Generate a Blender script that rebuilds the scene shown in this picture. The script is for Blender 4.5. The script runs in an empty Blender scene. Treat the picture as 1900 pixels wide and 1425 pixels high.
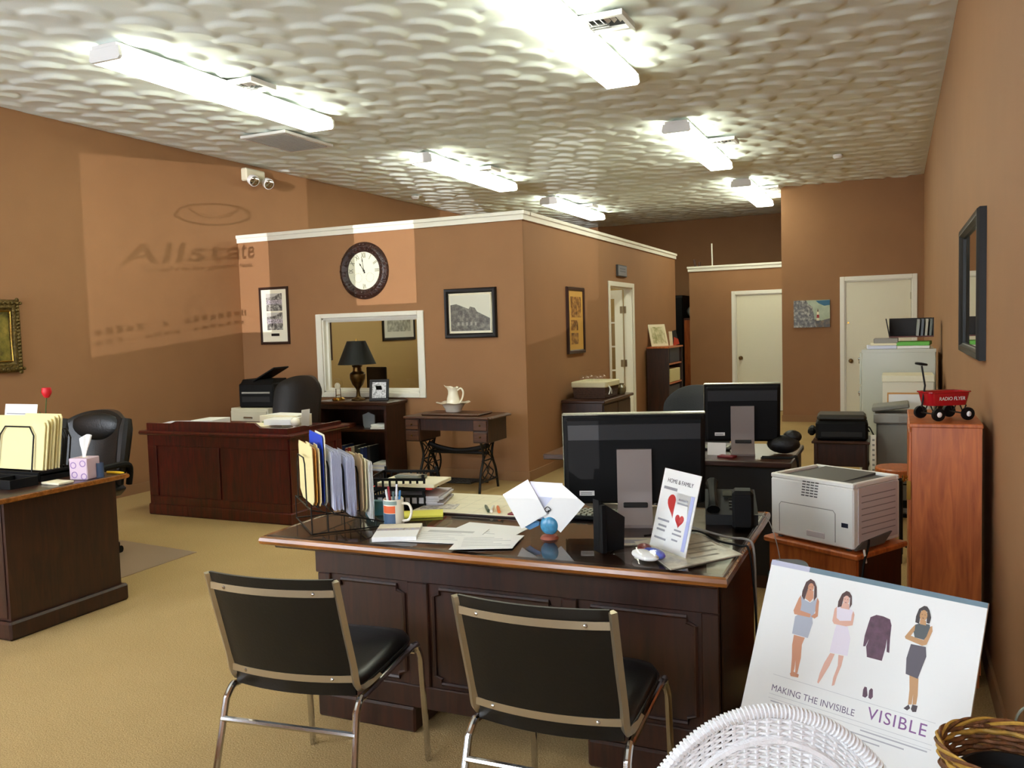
import bpy, bmesh, math, random
import numpy as np
from mathutils import Matrix, Vector
random.seed(7); RNG = np.random.default_rng(11)
PI = math.pi
scene = bpy.context.scene
COL = scene.collection

def L(r, g, b):
    f = lambda c: ((c/255)/12.92 if c <= 10 else (((c/255)+.055)/1.055)**2.4)
    return (f(r), f(g), f(b), 1.0)

# ------------------------------------------------------------------ camera
cam = bpy.data.cameras.new('camera'); cam_o = bpy.data.objects.new('camera', cam); COL.objects.link(cam_o)
cam.sensor_width = 36; cam.sensor_fit = 'HORIZONTAL'; cam.lens = 36*1600/1900
cam.clip_start = .05; cam.clip_end = 100
_y, _p, _r = -.41972, .06499, .0292
_f = Vector((math.sin(_y)*math.cos(_p), math.cos(_y)*math.cos(_p), -math.sin(_p)))
_rt = Vector((math.cos(_y), -math.sin(_y), 0)); _dn = _f.cross(_rt)
_r2 = math.cos(_r)*_rt + math.sin(_r)*_dn; _d2 = -math.sin(_r)*_rt + math.cos(_r)*_dn
_m = Matrix((_r2, -_d2, -_f)).transposed().to_4x4(); _m.translation = (0, 0, 1.57)
cam_o.matrix_world = _m
scene.camera = cam_o

# ------------------------------------------------------------------ daylight, exposure
world = bpy.data.worlds.new('world'); scene.world = world; world.use_nodes = True
bg = world.node_tree.nodes['Background']; bg.inputs[0].default_value = (.84, .91, 1.0, 1); bg.inputs[1].default_value = 11.0
sun = bpy.data.lights.new('low_sun', 'SUN'); sun.energy = 1.9; sun.angle = math.radians(.06); sun.color = (1, .96, .95)
sun_o = bpy.data.objects.new('low_sun', sun); COL.objects.link(sun_o)
SUN_D = Vector((-.326, 1, .096)).normalized()          # street light glancing in low through the shop window
sun_o.rotation_euler = SUN_D.to_track_quat('-Z', 'Y').to_euler()
FLUO = (.97, 1.0, .80); FLUO_E = 11.2
vs = scene.view_settings
scene.display_settings.display_device = 'sRGB'
vs.view_transform = 'Standard'; vs.look = 'None'; vs.gamma = 1; vs.exposure = 0.60; vs.use_curve_mapping = False
scene.cycles.use_denoising = True
scene.cycles.max_bounces = 8; scene.cycles.diffuse_bounces = 5; scene.cycles.glossy_bounces = 4
scene.cycles.transmission_bounces = 6; scene.cycles.transparent_max_bounces = 10
scene.cycles.caustics_reflective = False; scene.cycles.caustics_refractive = False
scene.cycles.sample_clamp_indirect = 6

# ------------------------------------------------------------------ materials
MATS = {}
def mat(name, col, rough=.5, metal=0., var=0., vscale=12., bump=0., bscale=60., coat=0., spec=.5, emit=None, estr=0., stretch=None, col2=None, alpha=1.):
    if name in MATS: return MATS[name]
    m = bpy.data.materials.new(name); m.use_nodes = True; nt = m.node_tree; N = nt.nodes; K = nt.links
    p = N['Principled BSDF']
    p.inputs['Base Color'].default_value = col; p.inputs['Roughness'].default_value = rough
    p.inputs['Metallic'].default_value = metal; p.inputs['Specular IOR Level'].default_value = spec
    p.inputs['Coat Weight'].default_value = coat; p.inputs['Coat Roughness'].default_value = .12
    p.inputs['Alpha'].default_value = alpha
    if var or bump:
        tc = N.new('ShaderNodeTexCoord'); mp = N.new('ShaderNodeMapping'); K.new(tc.outputs['Object'], mp.inputs[0])
        if stretch: mp.inputs['Scale'].default_value = stretch
    if var:
        n = N.new('ShaderNodeTexNoise'); n.inputs['Scale'].default_value = vscale; n.inputs['Detail'].default_value = 5
        K.new(mp.outputs[0], n.inputs['Vector'])
        r = N.new('ShaderNodeValToRGB'); r.color_ramp.elements[0].position = .32; r.color_ramp.elements[1].position = .68
        c2 = col2 or tuple(min(1, c*(1+var)) for c in col[:3])+(1,)
        c1 = col if col2 else tuple(c*(1-var) for c in col[:3])+(1,)
        r.color_ramp.elements[0].color = c1; r.color_ramp.elements[1].color = c2
        K.new(n.outputs[0], r.inputs[0]); K.new(r.outputs[0], p.inputs['Base Color'])
    if bump:
        n2 = N.new('ShaderNodeTexNoise'); n2.inputs['Scale'].default_value = bscale; n2.inputs['Detail'].default_value = 3
        K.new(mp.outputs[0], n2.inputs['Vector'])
        b = N.new('ShaderNodeBump'); b.inputs['Strength'].default_value = bump; b.inputs['Distance'].default_value = .01
        K.new(n2.outputs[0], b.inputs['Height']); K.new(b.outputs[0], p.inputs['Normal'])
    if emit:
        p.inputs['Emission Color'].default_value = emit; p.inputs['Emission Strength'].default_value = estr
    MATS[name] = m; return m

def wood(name, c1, c2, rough=.35, coat=.25, axis='Z', scale=6.):
    if name in MATS: return MATS[name]
    m = bpy.data.materials.new(name); m.use_nodes = True; nt = m.node_tree; N = nt.nodes; K = nt.links
    p = N['Principled BSDF']; p.inputs['Roughness'].default_value = rough
    p.inputs['Coat Weight'].default_value = coat; p.inputs['Coat Roughness'].default_value = .2
    tc = N.new('ShaderNodeTexCoord'); mp = N.new('ShaderNodeMapping'); K.new(tc.outputs['Object'], mp.inputs[0])
    s = {'X': (.12, 1, 1), 'Y': (1, .12, 1), 'Z': (1, 1, .12)}[axis]; mp.inputs['Scale'].default_value = s
    n = N.new('ShaderNodeTexNoise'); n.inputs['Scale'].default_value = scale*5; n.inputs['Detail'].default_value = 8
    n.inputs['Distortion'].default_value = 1.2; K.new(mp.outputs[0], n.inputs['Vector'])
    r = N.new('ShaderNodeValToRGB'); r.color_ramp.elements[0].position = .3; r.color_ramp.elements[1].position = .72
    r.color_ramp.elements[0].color = c1; r.color_ramp.elements[1].color = c2
    K.new(n.outputs[0], r.inputs[0]); K.new(r.outputs[0], p.inputs['Base Color'])
    b = N.new('ShaderNodeBump'); b.inputs['Strength'].default_value = .08; b.inputs['Distance'].default_value = .005
    K.new(n.outputs[0], b.inputs['Height']); K.new(b.outputs[0], p.inputs['Normal'])
    MATS[name] = m; return m

def glassy(name, tint=(1, 1, 1, 1), refl=.06, rough=0.02):
    """thin clear sheet: lets light through, mirrors a little more at grazing angles"""
    if name in MATS: return MATS[name]
    m = bpy.data.materials.new(name); m.use_nodes = True; nt = m.node_tree; N = nt.nodes; K = nt.links
    N.remove(N['Principled BSDF']); out = N['Material Output']
    t = N.new('ShaderNodeBsdfTransparent'); t.inputs[0].default_value = tint
    g = N.new('ShaderNodeBsdfGlossy'); g.inputs['Roughness'].default_value = rough
    fr = N.new('ShaderNodeFresnel'); fr.inputs[0].default_value = 1.45
    ge = N.new('ShaderNodeNewGeometry'); iv = N.new('ShaderNodeMath'); iv.operation = 'SUBTRACT'; iv.inputs[0].default_value = 1; K.new(ge.outputs['Backfacing'], iv.inputs[1])
    mu = N.new('ShaderNodeMath'); mu.operation = 'MULTIPLY'; K.new(fr.outputs[0], mu.inputs[0]); K.new(iv.outputs[0], mu.inputs[1])
    mx = N.new('ShaderNodeMixShader'); K.new(mu.outputs[0], mx.inputs[0]); K.new(t.outputs[0], mx.inputs[1]); K.new(g.outputs[0], mx.inputs[2])
    K.new(mx.outputs[0], out.inputs[0]); MATS[name] = m; return m

def photo_mat(name, ca, cb, cc, scale=14., horizon=None):
    """a printed picture: blotchy tones made from noise"""
    if name in MATS: return MATS[name]
    m = bpy.data.materials.new(name); m.use_nodes = True; nt = m.node_tree; N = nt.nodes; K = nt.links
    p = N['Principled BSDF']; p.inputs['Roughness'].default_value = .35
    tc = N.new('ShaderNodeTexCoord')
    n = N.new('ShaderNodeTexNoise'); n.inputs['Scale'].default_value = scale; n.inputs['Detail'].default_value = 7; n.inputs['Roughness'].default_value = .65
    K.new(tc.outputs['Object'], n.inputs['Vector'])
    r = N.new('ShaderNodeValToRGB'); e = r.color_ramp.elements
    e[0].position = .36; e[0].color = ca; e[1].position = .64; e[1].color = cc
    k = e.new(.5); k.color = cb
    K.new(n.outputs[0], r.inputs[0]); K.new(r.outputs[0], p.inputs['Base Color'])
    MATS[name] = m; return m

# ------------------------------------------------------------------ mesh helpers
class MB:
    def __init__(s): s.v = []; s.f = []
    def add(s, vs, fs):
        o = len(s.v); s.v += [tuple(v) for v in vs]; s.f += [tuple(i+o for i in f) for f in fs]; return s
    def box(s, x0, y0, z0, x1, y1, z1, b=0., M=None):
        if x0 > x1: x0, x1 = x1, x0
        if y0 > y1: y0, y1 = y1, y0
        if z0 > z1: z0, z1 = z1, z0
        b = min(b, (x1-x0)*.49, (y1-y0)*.49, (z1-z0)*.49)
        if b <= 0:
            vs = [(x, y, z) for z in (z0, z1) for y in (y0, y1) for x in (x0, x1)]
            fs = [(0, 2, 3, 1), (4, 5, 7, 6), (0, 1, 5, 4), (2, 6, 7, 3), (0, 4, 6, 2), (1, 3, 7, 5)]
        else:
            vs = []; ix = {}
            for i in (0, 1):
                for j in (0, 1):
                    for k in (0, 1):
                        X = (x0, x1)[i]; Y = (y0, y1)[j]; Z = (z0, z1)[k]
                        dx = b if i == 0 else -b; dy = b if j == 0 else -b; dz = b if k == 0 else -b
                        ix[i, j, k] = len(vs); vs += [(X, Y+dy, Z+dz), (X+dx, Y, Z+dz), (X+dx, Y+dy, Z)]
            q = lambda a, c: ix[a]+c
            fs = []
            for i in (0, 1): fs.append(tuple(q((i, j, k), 0) for j, k in ((0, 0), (1, 0), (1, 1), (0, 1))))
            for j in (0, 1): fs.append(tuple(q((i, j, k), 1) for i, k in ((0, 0), (1, 0), (1, 1), (0, 1))))
            for k in (0, 1): fs.append(tuple(q((i, j, k), 2) for i, j in ((0, 0), (1, 0), (1, 1), (0, 1))))
            for i in (0, 1):
                for j in (0, 1): fs.append((q((i, j, 0), 0), q((i, j, 1), 0), q((i, j, 1), 1), q((i, j, 0), 1)))
            for i in (0, 1):
                for k in (0, 1): fs.append((q((i, 0, k), 0), q((i, 1, k), 0), q((i, 1, k), 2), q((i, 0, k), 2)))
            for j in (0, 1):
                for k in (0, 1): fs.append((q((0, j, k), 1), q((1, j, k), 1), q((1, j, k), 2), q((0, j, k), 2)))
            for key in ix: fs.append((ix[key], ix[key]+1, ix[key]+2))
        if M is not None: vs = [tuple(M @ Vector(v)) for v in vs]
        return s.add(vs, fs)
    def tube(s, pts, r, n=8, closed=False, caps=True, flat=1.):
        pts = [Vector(p) for p in pts]; N = len(pts); rs = r if isinstance(r, (list, tuple)) else [r]*N
        vs = []; up = None
        for i, p in enumerate(pts):
            a = pts[(i-1) % N] if (closed or i > 0) else p; c = pts[(i+1) % N] if (closed or i < N-1) else p
            t = (c-a).normalized() if (c-a).length > 1e-9 else Vector((0, 0, 1))
            if up is None:
                up = Vector((0, 0, 1)) if abs(t.z) < .9 else Vector((0, 1, 0))
            u = (up-t*up.dot(t))
            if u.length < 1e-6: u = t.orthogonal()
            u.normalize(); w = t.cross(u); up = u
            for k in range(n):
                a_ = 2*PI*k/n; vs.append(p+rs[i]*(math.cos(a_)*w+flat*math.sin(a_)*u))
        fs = []
        for i in range(N if closed else N-1):
            j = (i+1) % N
            for k in range(n): fs.append((i*n+k, i*n+(k+1) % n, j*n+(k+1) % n, j*n+k))
        if caps and not closed: fs += [tuple(range(n-1, -1, -1)), tuple((N-1)*n+k for k in range(n))]
        return s.add(vs, fs)
    def cyl(s, p0, p1, r0, r1=None, n=16): return s.tube([p0, p1], [r0, r0 if r1 is None else r1], n)
    def lathe(s, prof, n=24, c=(0, 0, 0), sx=1., sy=1., M=None, cap=True):
        vs = []
        for r, z in prof:
            for k in range(n):
                a = 2*PI*k/n; vs.append(Vector((c[0]+sx*r*math.cos(a), c[1]+sy*r*math.sin(a), c[2]+z)))
        fs = []
        for i in range(len(prof)-1):
            for k in range(n): fs.append((i*n+k, i*n+(k+1) % n, (i+1)*n+(k+1) % n, (i+1)*n+k))
        if cap:
            if prof[0][0] > 1e-4: fs.append(tuple(range(n-1, -1, -1)))
            if prof[-1][0] > 1e-4: fs.append(tuple((len(prof)-1)*n+k for k in range(n)))
        if M is not None: vs = [M @ v for v in vs]
        return s.add(vs, fs)
    def prism(s, poly, h0, h1, plane='xy', M=None):
        n = len(poly)
        def P(a, b, h): return {'xy': (a, b, h), 'xz': (a, h, b), 'yz': (h, a, b)}[plane]
        vs = [Vector(P(a, b, h0)) for a, b in poly]+[Vector(P(a, b, h1)) for a, b in poly]
        fs = [tuple(range(n-1, -1, -1)), tuple(range(n, 2*n))]+[(i, (i+1) % n, n+(i+1) % n, n+i) for i in range(n)]
        if M is not None: vs = [M @ v for v in vs]
        return s.add(vs, fs)
    def sph(s, c, r, sx=1., sy=1., sz=1., n=16, m=10, M=None):
        prof = [(max(1e-5, r*math.sin(PI*i/m)), -r*math.cos(PI*i/m)*sz) for i in range(m+1)]
        return s.lathe(prof, n, c, sx, sy, M, cap=False)
    def surf(s, fn, nu, nv, cu=False, cv=False):
        vs = [fn(u/(nu if cu else nu-1), v/(nv if cv else nv-1)) for u in range(nu) for v in range(nv)]
        fs = []
        for u in range(nu if cu else nu-1):
            for v in range(nv if cv else nv-1):
                a = u*nv+v; b = ((u+1) % nu)*nv+v; c = ((u+1) % nu)*nv+(v+1) % nv; d = u*nv+(v+1) % nv; fs.append((a, b, c, d))
        return s.add(vs, fs)
    def xf(s, M): s.v = [tuple(M @ Vector(v)) for v in s.v]; return s
    def mesh(s, name, m, ang=32):
        me = bpy.data.meshes.new(name); me.from_pydata(s.v, [], s.f)
        bm = bmesh.new(); bm.from_mesh(me); bmesh.ops.recalc_face_normals(bm, faces=bm.faces); bm.to_mesh(me); bm.free()
        if m: me.materials.append(m)
        me.shade_smooth(); me.set_sharp_from_angle(angle=math.radians(ang)); me.update(); return me
    def build(s, name, m, parent=None, ang=32):
        o = bpy.data.objects.new(name, s.mesh(name, m, ang)); COL.objects.link(o)
        if parent: o.parent = parent
        return o

def tag(o, label=None, cat=None, group=None, kind=None):
    if label: o['label'] = label
    if cat: o['category'] = cat
    if group: o['group'] = group
    if kind: o['kind'] = kind
    return o
def thing(name, label, cat, loc=(0, 0, 0), rz=0., group=None):
    o = bpy.data.objects.new(name, None); COL.objects.link(o); o.location = loc; o.rotation_euler = (0, 0, math.radians(rz))
    o.empty_display_size = .05
    return tag(o, label, cat, group)
def struct(name, mb, m, label=None, parent=None):
    o = mb.build(name, m, parent)
    if parent is None: o['kind'] = 'structure'
    if label: o['label'] = label
    return o
def sroot(name, label, loc=(0, 0, 0)):
    o = bpy.data.objects.new(name, None); COL.objects.link(o); o.location = loc; o['kind'] = 'structure'; o['label'] = label; return o
def one(name, mb, m, label, cat, loc=(0, 0, 0), rz=0., group=None, ang=32):
    o = mb.build(name, m, None, ang); o.location = loc; o.rotation_euler = (0, 0, math.radians(rz)); return tag(o, label, cat, group)
def dup(root, loc=None, rz=None, label=None):
    r = root.copy(); COL.objects.link(r)
    if loc is not None: r.location = loc
    if rz is not None: r.rotation_euler = (0, 0, math.radians(rz))
    if label: r['label'] = label
    for ch in list(root.children):
        c = ch.copy(); COL.objects.link(c); c.parent = r
        for g in list(ch.children):
            d = g.copy(); COL.objects.link(d); d.parent = c
    return r
def text(name, s, size, m, parent, M, extrude=.0004, align='CENTER', sx=1., spacing=1., bold=0., shear=0.):
    cu = bpy.data.curves.new(name, 'FONT'); cu.body = s; cu.size = size; cu.align_x = align; cu.align_y = 'CENTER'
    cu.extrude = extrude; cu.space_character = spacing; cu.offset = bold; cu.shear = shear; cu.resolution_u = 3
    t = bpy.data.objects.new(name+'_tmp', cu); COL.objects.link(t)
    dg = bpy.context.evaluated_depsgraph_get(); me = bpy.data.meshes.new_from_object(t.evaluated_get(dg))
    bpy.data.objects.remove(t); bpy.data.curves.remove(cu)
    me.transform(M @ Matrix.Diagonal((sx, 1, 1, 1))); me.materials.clear(); me.materials.append(m); me.name = name
    o = bpy.data.objects.new(name, me); COL.objects.link(o)
    if parent: o.parent = parent
    return o
def RX(d): return Matrix.Rotation(math.radians(d), 4, 'X')
def RY(d): return Matrix.Rotation(math.radians(d), 4, 'Y')
def RZ(d): return Matrix.Rotation(math.radians(d), 4, 'Z')
def T(x, y, z): return Matrix.Translation((x, y, z))
UP = RX(90)                 # text upright, read from -y
def bez(pts, k=8):
    """smooth path through points (Catmull-Rom)"""
    P = [Vector(p) for p in pts]; out = []
    for i in range(len(P)-1):
        a = P[max(i-1, 0)]; b = P[i]; c = P[i+1]; d = P[min(i+2, len(P)-1)]
        for j in range(k):
            t = j/k; out.append(.5*((2*b)+(c-a)*t+(2*a-5*b+4*c-d)*t*t+(3*b-a-3*c+d)*t**3))
    out.append(P[-1]); return out
def arc(c, r, a0, a1, n=8, plane='xz', y=0.):
    o = []
    for i in range(n+1):
        a = math.radians(a0+(a1-a0)*i/n); o.append((c[0]+r*math.cos(a), c[1]+r*math.sin(a)))
    return o

# palette
M_wall = mat('tan_paint', L(148, 106, 69), .75, bump=.12, bscale=220, var=.03, vscale=3)
M_wall_in = mat('khaki_yellow_lit', L(170, 142, 92), .75, bump=.1, bscale=220)  # lighter khaki takes in the yellowish light inside the office
M_white = mat('white_trim_paint', L(232, 229, 216), .4)
M_door = mat('cream_door_paint', L(226, 221, 196), .42)
M_base = mat('carpet_base', L(150, 112, 76), .9, bump=.3, bscale=300)
M_dwood = wood('dark_walnut', L(30, 13, 7), L(58, 27, 14), .42, .12)
M_dwoodx = wood('dark_walnut_top', L(36, 18, 10), L(68, 34, 17), .3, .3, 'X')
M_rwood = wood('red_mahogany', L(44, 8, 6), L(86, 18, 12), .28, .4)
M_mwood = wood('oak_brown', L(150, 70, 28), L(200, 110, 52), .4, .2)
M_owood = wood('old_oak', L(54, 30, 16), L(92, 54, 29), .45, .15, 'X')
M_edge = wood('edge_highlight_gold', L(112, 64, 22), L(160, 98, 40), .25, .4, 'X')  # golden highlight along the edge put into the wood colour
M_black = mat('black_plastic', L(10, 10, 11), .6, spec=.2)
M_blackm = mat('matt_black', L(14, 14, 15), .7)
M_leather = mat('black_leather', L(20, 21, 20), .38, bump=.15, bscale=90)
M_vinyl = mat('black_vinyl', L(13, 13, 13), .36, bump=.05, bscale=120, spec=.35)
M_iron = mat('cast_iron', L(18, 16, 15), .5, metal=.4)
M_chrome = mat('chrome', L(200, 200, 200), .12, metal=1.)
M_bronze = mat('bronzed_steel', L(172, 160, 136), .32, metal=.85)
M_brass = mat('brass', L(176, 134, 60), .25, metal=1.)
M_obrass = mat('aged_brass', L(96, 72, 40), .35, metal=1., var=.3, vscale=20)
M_paper = mat('white_paper', L(236, 236, 232), .7)
M_paperb = mat('white_paper_daylit', L(214, 218, 236), .7)  # white paper with bluish daylight put into its colour
M_cream = mat('cream_paper', L(234, 226, 196), .7)
M_manila = mat('manila_card', L(230, 216, 158), .65)
M_ink = mat('ink', L(60, 60, 66), .7)
M_inkl = mat('pale_ink', L(150, 150, 156), .7)
M_grey = mat('grey_plastic', L(140, 138, 132), .5)
M_taupe = mat('taupe_plastic', L(128, 116, 110), .4)
M_beige = mat('beige_metal', L(206, 200, 176), .45)
M_red = mat('red_enamel', L(168, 16, 26), .18, coat=.5)
M_yellow = mat('yellow_paper', L(238, 232, 90), .7)
M_blue = mat('blue_card', L(34, 70, 190), .5)
M_glass = glassy('clear_glass')
M_gtop = glassy('smoked_glass_top', (.86, .84, .80, 1))
M_porc = mat('white_porcelain', L(238, 232, 214), .15, coat=.4)
# ================================================================== the room
XL, XR, YF, YB, ZC = -7.05, .37, -.8, 17.25, 3.57
OFX, OFY, OFE, OFZ = -3.42, 8.03, 14.58, 2.72
PBY, CLY = 15.40, 13.85
# carpet
def carpet():
    m = bpy.data.materials.new('beige_carpet'); m.use_nodes = True; nt = m.node_tree; N = nt.nodes; K = nt.links
    p = N['Principled BSDF']; p.inputs['Roughness'].default_value = .95; p.inputs['Specular IOR Level'].default_value = .1
    tc = N.new('ShaderNodeTexCoord')
    a = N.new('ShaderNodeTexNoise'); a.inputs['Scale'].default_value = 160; a.inputs['Detail'].default_value = 3; K.new(tc.outputs['Object'], a.inputs['Vector'])
    c = N.new('ShaderNodeTexNoise'); c.inputs['Scale'].default_value = 1.3; c.inputs['Detail'].default_value = 3; K.new(tc.outputs['Object'], c.inputs['Vector'])
    r = N.new('ShaderNodeValToRGB'); r.color_ramp.elements[0].position = .3; r.color_ramp.elements[1].position = .7
    r.color_ramp.elements[0].color = L(150, 124, 82); r.color_ramp.elements[1].color = L(190, 162, 114); K.new(a.outputs[0], r.inputs[0])
    mx = N.new('ShaderNodeMix'); mx.data_type = 'RGBA'; mx.blend_type = 'MULTIPLY'; mx.inputs[0].default_value = .35
    r2 = N.new('ShaderNodeValToRGB'); r2.color_ramp.elements[0].position = .35; r2.color_ramp.elements[1].position = .65
    r2.color_ramp.elements[0].color = (.78, .76, .72, 1); r2.color_ramp.elements[1].color = (1, 1, 1, 1); K.new(c.outputs[0], r2.inputs[0])
    K.new(r.outputs[0], mx.inputs[6]); K.new(r2.outputs[0], mx.inputs[7]); K.new(mx.outputs[2], p.inputs['Base Color'])
    b = N.new('ShaderNodeBump'); b.inputs['Strength'].default_value = .35; b.inputs['Distance'].default_value = .01; K.new(a.outputs[0], b.inputs['Height']); K.new(b.outputs[0], p.inputs['Normal'])
    return m
struct('floor', MB().box(XL-.1, YF-.1, -.08, XR+.1, YB+.1, 0), carpet(), 'beige cut pile carpet floor of the office')

# ceiling: plaster worked into overlapping fan strokes, as relief
CEIL_A = .031
def ceiling():
    d = .018; nx = int((XR-XL)/d)+1; ny = int((YB-YF)/d)+1
    xs = np.linspace(XL, XR, nx); ys = np.linspace(YF, YB, ny)
    H = np.zeros((ny, nx))
    sx, sy = .29, .31; r = 0; y = YF-.2
    while y < YB+.3:                                   # staggered rows of trowel strokes, each a lopsided hump
        x = XL-.2+(r % 2)*sx/2
        while x < XR+.3:
            cx, cy = x+RNG.uniform(-.06, .06), y+RNG.uniform(-.06, .06); R = RNG.uniform(.165, .20); a = math.radians(-44+RNG.uniform(-20, 20)); k = RNG.uniform(.75, 1.2)
            i0 = max(0, int((cx-R*1.3-XL)/d)); i1 = min(nx, int((cx+R*1.3-XL)/d)+2); j0 = max(0, int((cy-R*1.3-YF)/d)); j1 = min(ny, int((cy+R*1.3-YF)/d)+2)
            if i1 > i0 and j1 > j0:
                X, Y = np.meshgrid(xs[i0:i1]-cx, ys[j0:j1]-cy)
                s = (X*math.cos(a)+Y*math.sin(a))/R; t = (-X*math.sin(a)+Y*math.cos(a))/(R*.95)
                q = np.clip(1-t*t, 0, 1)
                sq = np.sqrt(q); up = np.clip((s+.4)/(sq+.3), 0, 1)**1.2; dn = np.clip((sq-s)/.36, 0, 1)
                h = CEIL_A*k*np.minimum(up, dn)*np.clip(q*2, 0, 1)
                H[j0:j1, i0:i1] = np.maximum(H[j0:j1, i0:i1], h)
            x += sx
        y += sy; r += 1
    for _ in range(1):                                 # soften the plaster edges
        P_ = np.pad(H, 1, mode='edge'); H = (P_[:-2, 1:-1]+P_[2:, 1:-1]+P_[1:-1, :-2]+P_[1:-1, 2:]+2*H)/6
    ed = np.minimum(np.minimum(xs-XL, XR-xs)[None, :], np.minimum(ys-YF, YB-ys)[:, None]); H *= np.clip(ed/.16, .12, 1)      # strokes flatten out against the walls
    H = -H
    V = np.zeros((ny, nx, 3)); V[..., 0] = xs[None, :]; V[..., 1] = ys[:, None]; V[..., 2] = ZC+.03+H
    idx = np.arange(nx*ny).reshape(ny, nx)
    q = np.stack([idx[:-1, :-1], idx[1:, :-1], idx[1:, 1:], idx[:-1, 1:]], -1).reshape(-1, 4)   # faces look down
    me = bpy.data.meshes.new('ceiling'); me.vertices.add(nx*ny); me.vertices.foreach_set('co', V.reshape(-1))
    me.loops.add(q.size); me.loops.foreach_set('vertex_index', q.reshape(-1).astype(np.int32))
    me.polygons.add(len(q)); me.polygons.foreach_set('loop_start', np.arange(0, q.size, 4, dtype=np.int32))
    me.update(); me.validate(); me.shade_smooth(); me.materials.append(mat('ceiling_plaster', L(230, 239, 234), .85, bump=.1, bscale=150))
    o = bpy.data.objects.new('ceiling', me); COL.objects.link(o); o['kind'] = 'structure'; o['label'] = 'white plaster ceiling with a swirled fan stroke relief'
    return o
ceiling()
struct('roof_slab', MB().box(XL-.1, YF-.1, ZC+.08, XR+.1, YB+.1, ZC+.18), M_white, 'slab above the plaster ceiling')

struct('wall_left', MB().box(XL-.1, YF-.1, 0, XL, YB+.1, ZC+.1), M_wall, 'long tan painted wall on the left')
struct('wall_right', MB().box(XR, YF-.1, 0, XR+.1, YB+.1, ZC+.1), M_wall, 'tan painted wall on the right with the mirror')
struct('wall_back', MB().box(XL, YB, 0, XR, YB+.1, ZC+.1), M_wall, 'far tan wall in shade behind the partitions')

# street front with shop windows (behind the photographer)
PANES = [(-6.95, -5.22, .72, 2.72), (-4.88, -3.67, .72, 2.72), (-2.57, -1.73, .98, 2.72), (-.55, .30, .5, 2.72)]  # outer two panes are unseen, added to let in more daylight
fw = MB(); x = XL
for a, b, z0, z1 in PANES:
    fw.box(x, YF-.12, 0, a, YF, ZC+.1); fw.box(a, YF-.12, 0, b, YF, z0); fw.box(a, YF-.12, z1, b, YF, ZC+.1); x = b
fw.box(x, YF-.12, 0, XR, YF, ZC+.1)
struct('wall_front', fw, M_wall, 'street wall with the shop windows')
for i, (a, b, z0, z1) in enumerate(PANES):
    w = sroot('window_%d' % (i+2), 'shop window pane in the street wall, number %s from the left' % ('one', 'two', 'three', 'four')[i], (a, YF, 0))
    f = MB(); W = b-a
    f.box(0, -.09, z0, .03, -.03, z1); f.box(W-.03, -.09, z0, W, -.03, z1); f.box(.03, -.09, z0, W-.03, -.03, z0+.03); f.box(.03, -.09, z1-.03, W-.03, -.03, z1)
    f.build('window_frame', M_white, w)
    MB().box(.03, -.064, z0+.03, W-.03, -.058, z1-.03).build('pane', M_glass if i < 3 else glassy('sun_dimming_glass', (.78, .78, .78, 1)), w)  # tint added so the last pane casts a weaker sun patch
    if i == 1:   # lettering stuck on the glass, read from the street
        md = mat('window_vinyl', L(235, 235, 235), .5)
        Ty = -.067
        text('window_lettering', 'Allstate', .29, md, w, T(.57, Ty, 1.705) @ UP, .0008, sx=.78, spacing=1.12, bold=.006, shear=.15)
        text('window_lettering', "You're in good hands.", .075, md, w, T(.60, Ty, 1.54) @ UP, .0008, sx=1.02, bold=.002)
        for z, hh, words in ((.985, .07, ((.06, .30), (.34, .40), (.44, .86))), (.88, .045, ((.06, .22), (.26, .44), (.48, .80)))):   # two illegible lines
            for u0, u1 in words:
                for q in range(int((u1-u0)/.042)): MB().box(u0+q*.042, Ty-.0008, z-hh/2, u0+q*.042+.026, Ty+.0008, z+hh/2*(1 if q % 3 else .5)).build('vinyl_stroke', md, w)
        em = MB()
        ring = [(.19*math.cos(2*PI*k/40), 0, .118*math.sin(2*PI*k/40)) for k in range(40)]
        em.tube(ring, .011, 6, closed=True, flat=.3)
        for sgn in (-1, 1):
            for k in range(3):
                em.tube(bez([(sgn*.02, 0, -.06+.02*k), (sgn*(.07+.02*k), 0, -.03+.03*k), (sgn*(.10+.015*k), 0, .03+.02*k)], 5), .012, 6, flat=.3)
        em.xf(T(.615, Ty, 2.13)).build('window_emblem', md, w)

# inner office box
WX0, WX1, WZ0, WZ1 = -5.905, -4.66, .905, 1.735
ow = MB()
ow.box(XL, OFY, 0, WX0, OFY+.12, OFZ-.02); ow.box(WX1, OFY, 0, OFX, OFY+.12, OFZ-.02)
ow.box(WX0, OFY, 0, WX1, OFY+.12, WZ0); ow.box(WX0, OFY, WZ1, WX1, OFY+.12, OFZ-.02)
struct('wall_office_front', ow, M_wall, 'front wall of the inner office below ceiling height')
DY0, DY1, DZ = 10.87, 11.93, 2.08
os_ = MB(); os_.box(OFX-.12, OFY+.12, 0, OFX, DY0, OFZ-.02); os_.box(OFX-.12, DY1, 0, OFX, OFE, OFZ-.02); os_.box(OFX-.12, DY0, DZ, OFX, DY1, OFZ-.02)
struct('wall_office_side', os_, M_wall, 'side wall of the inner office with the glazed door')
struct('wall_office_back', MB().box(XL, OFE-.12, 0, OFX-.12, OFE, OFZ-.02), M_wall, 'rear wall of the inner office')
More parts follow.
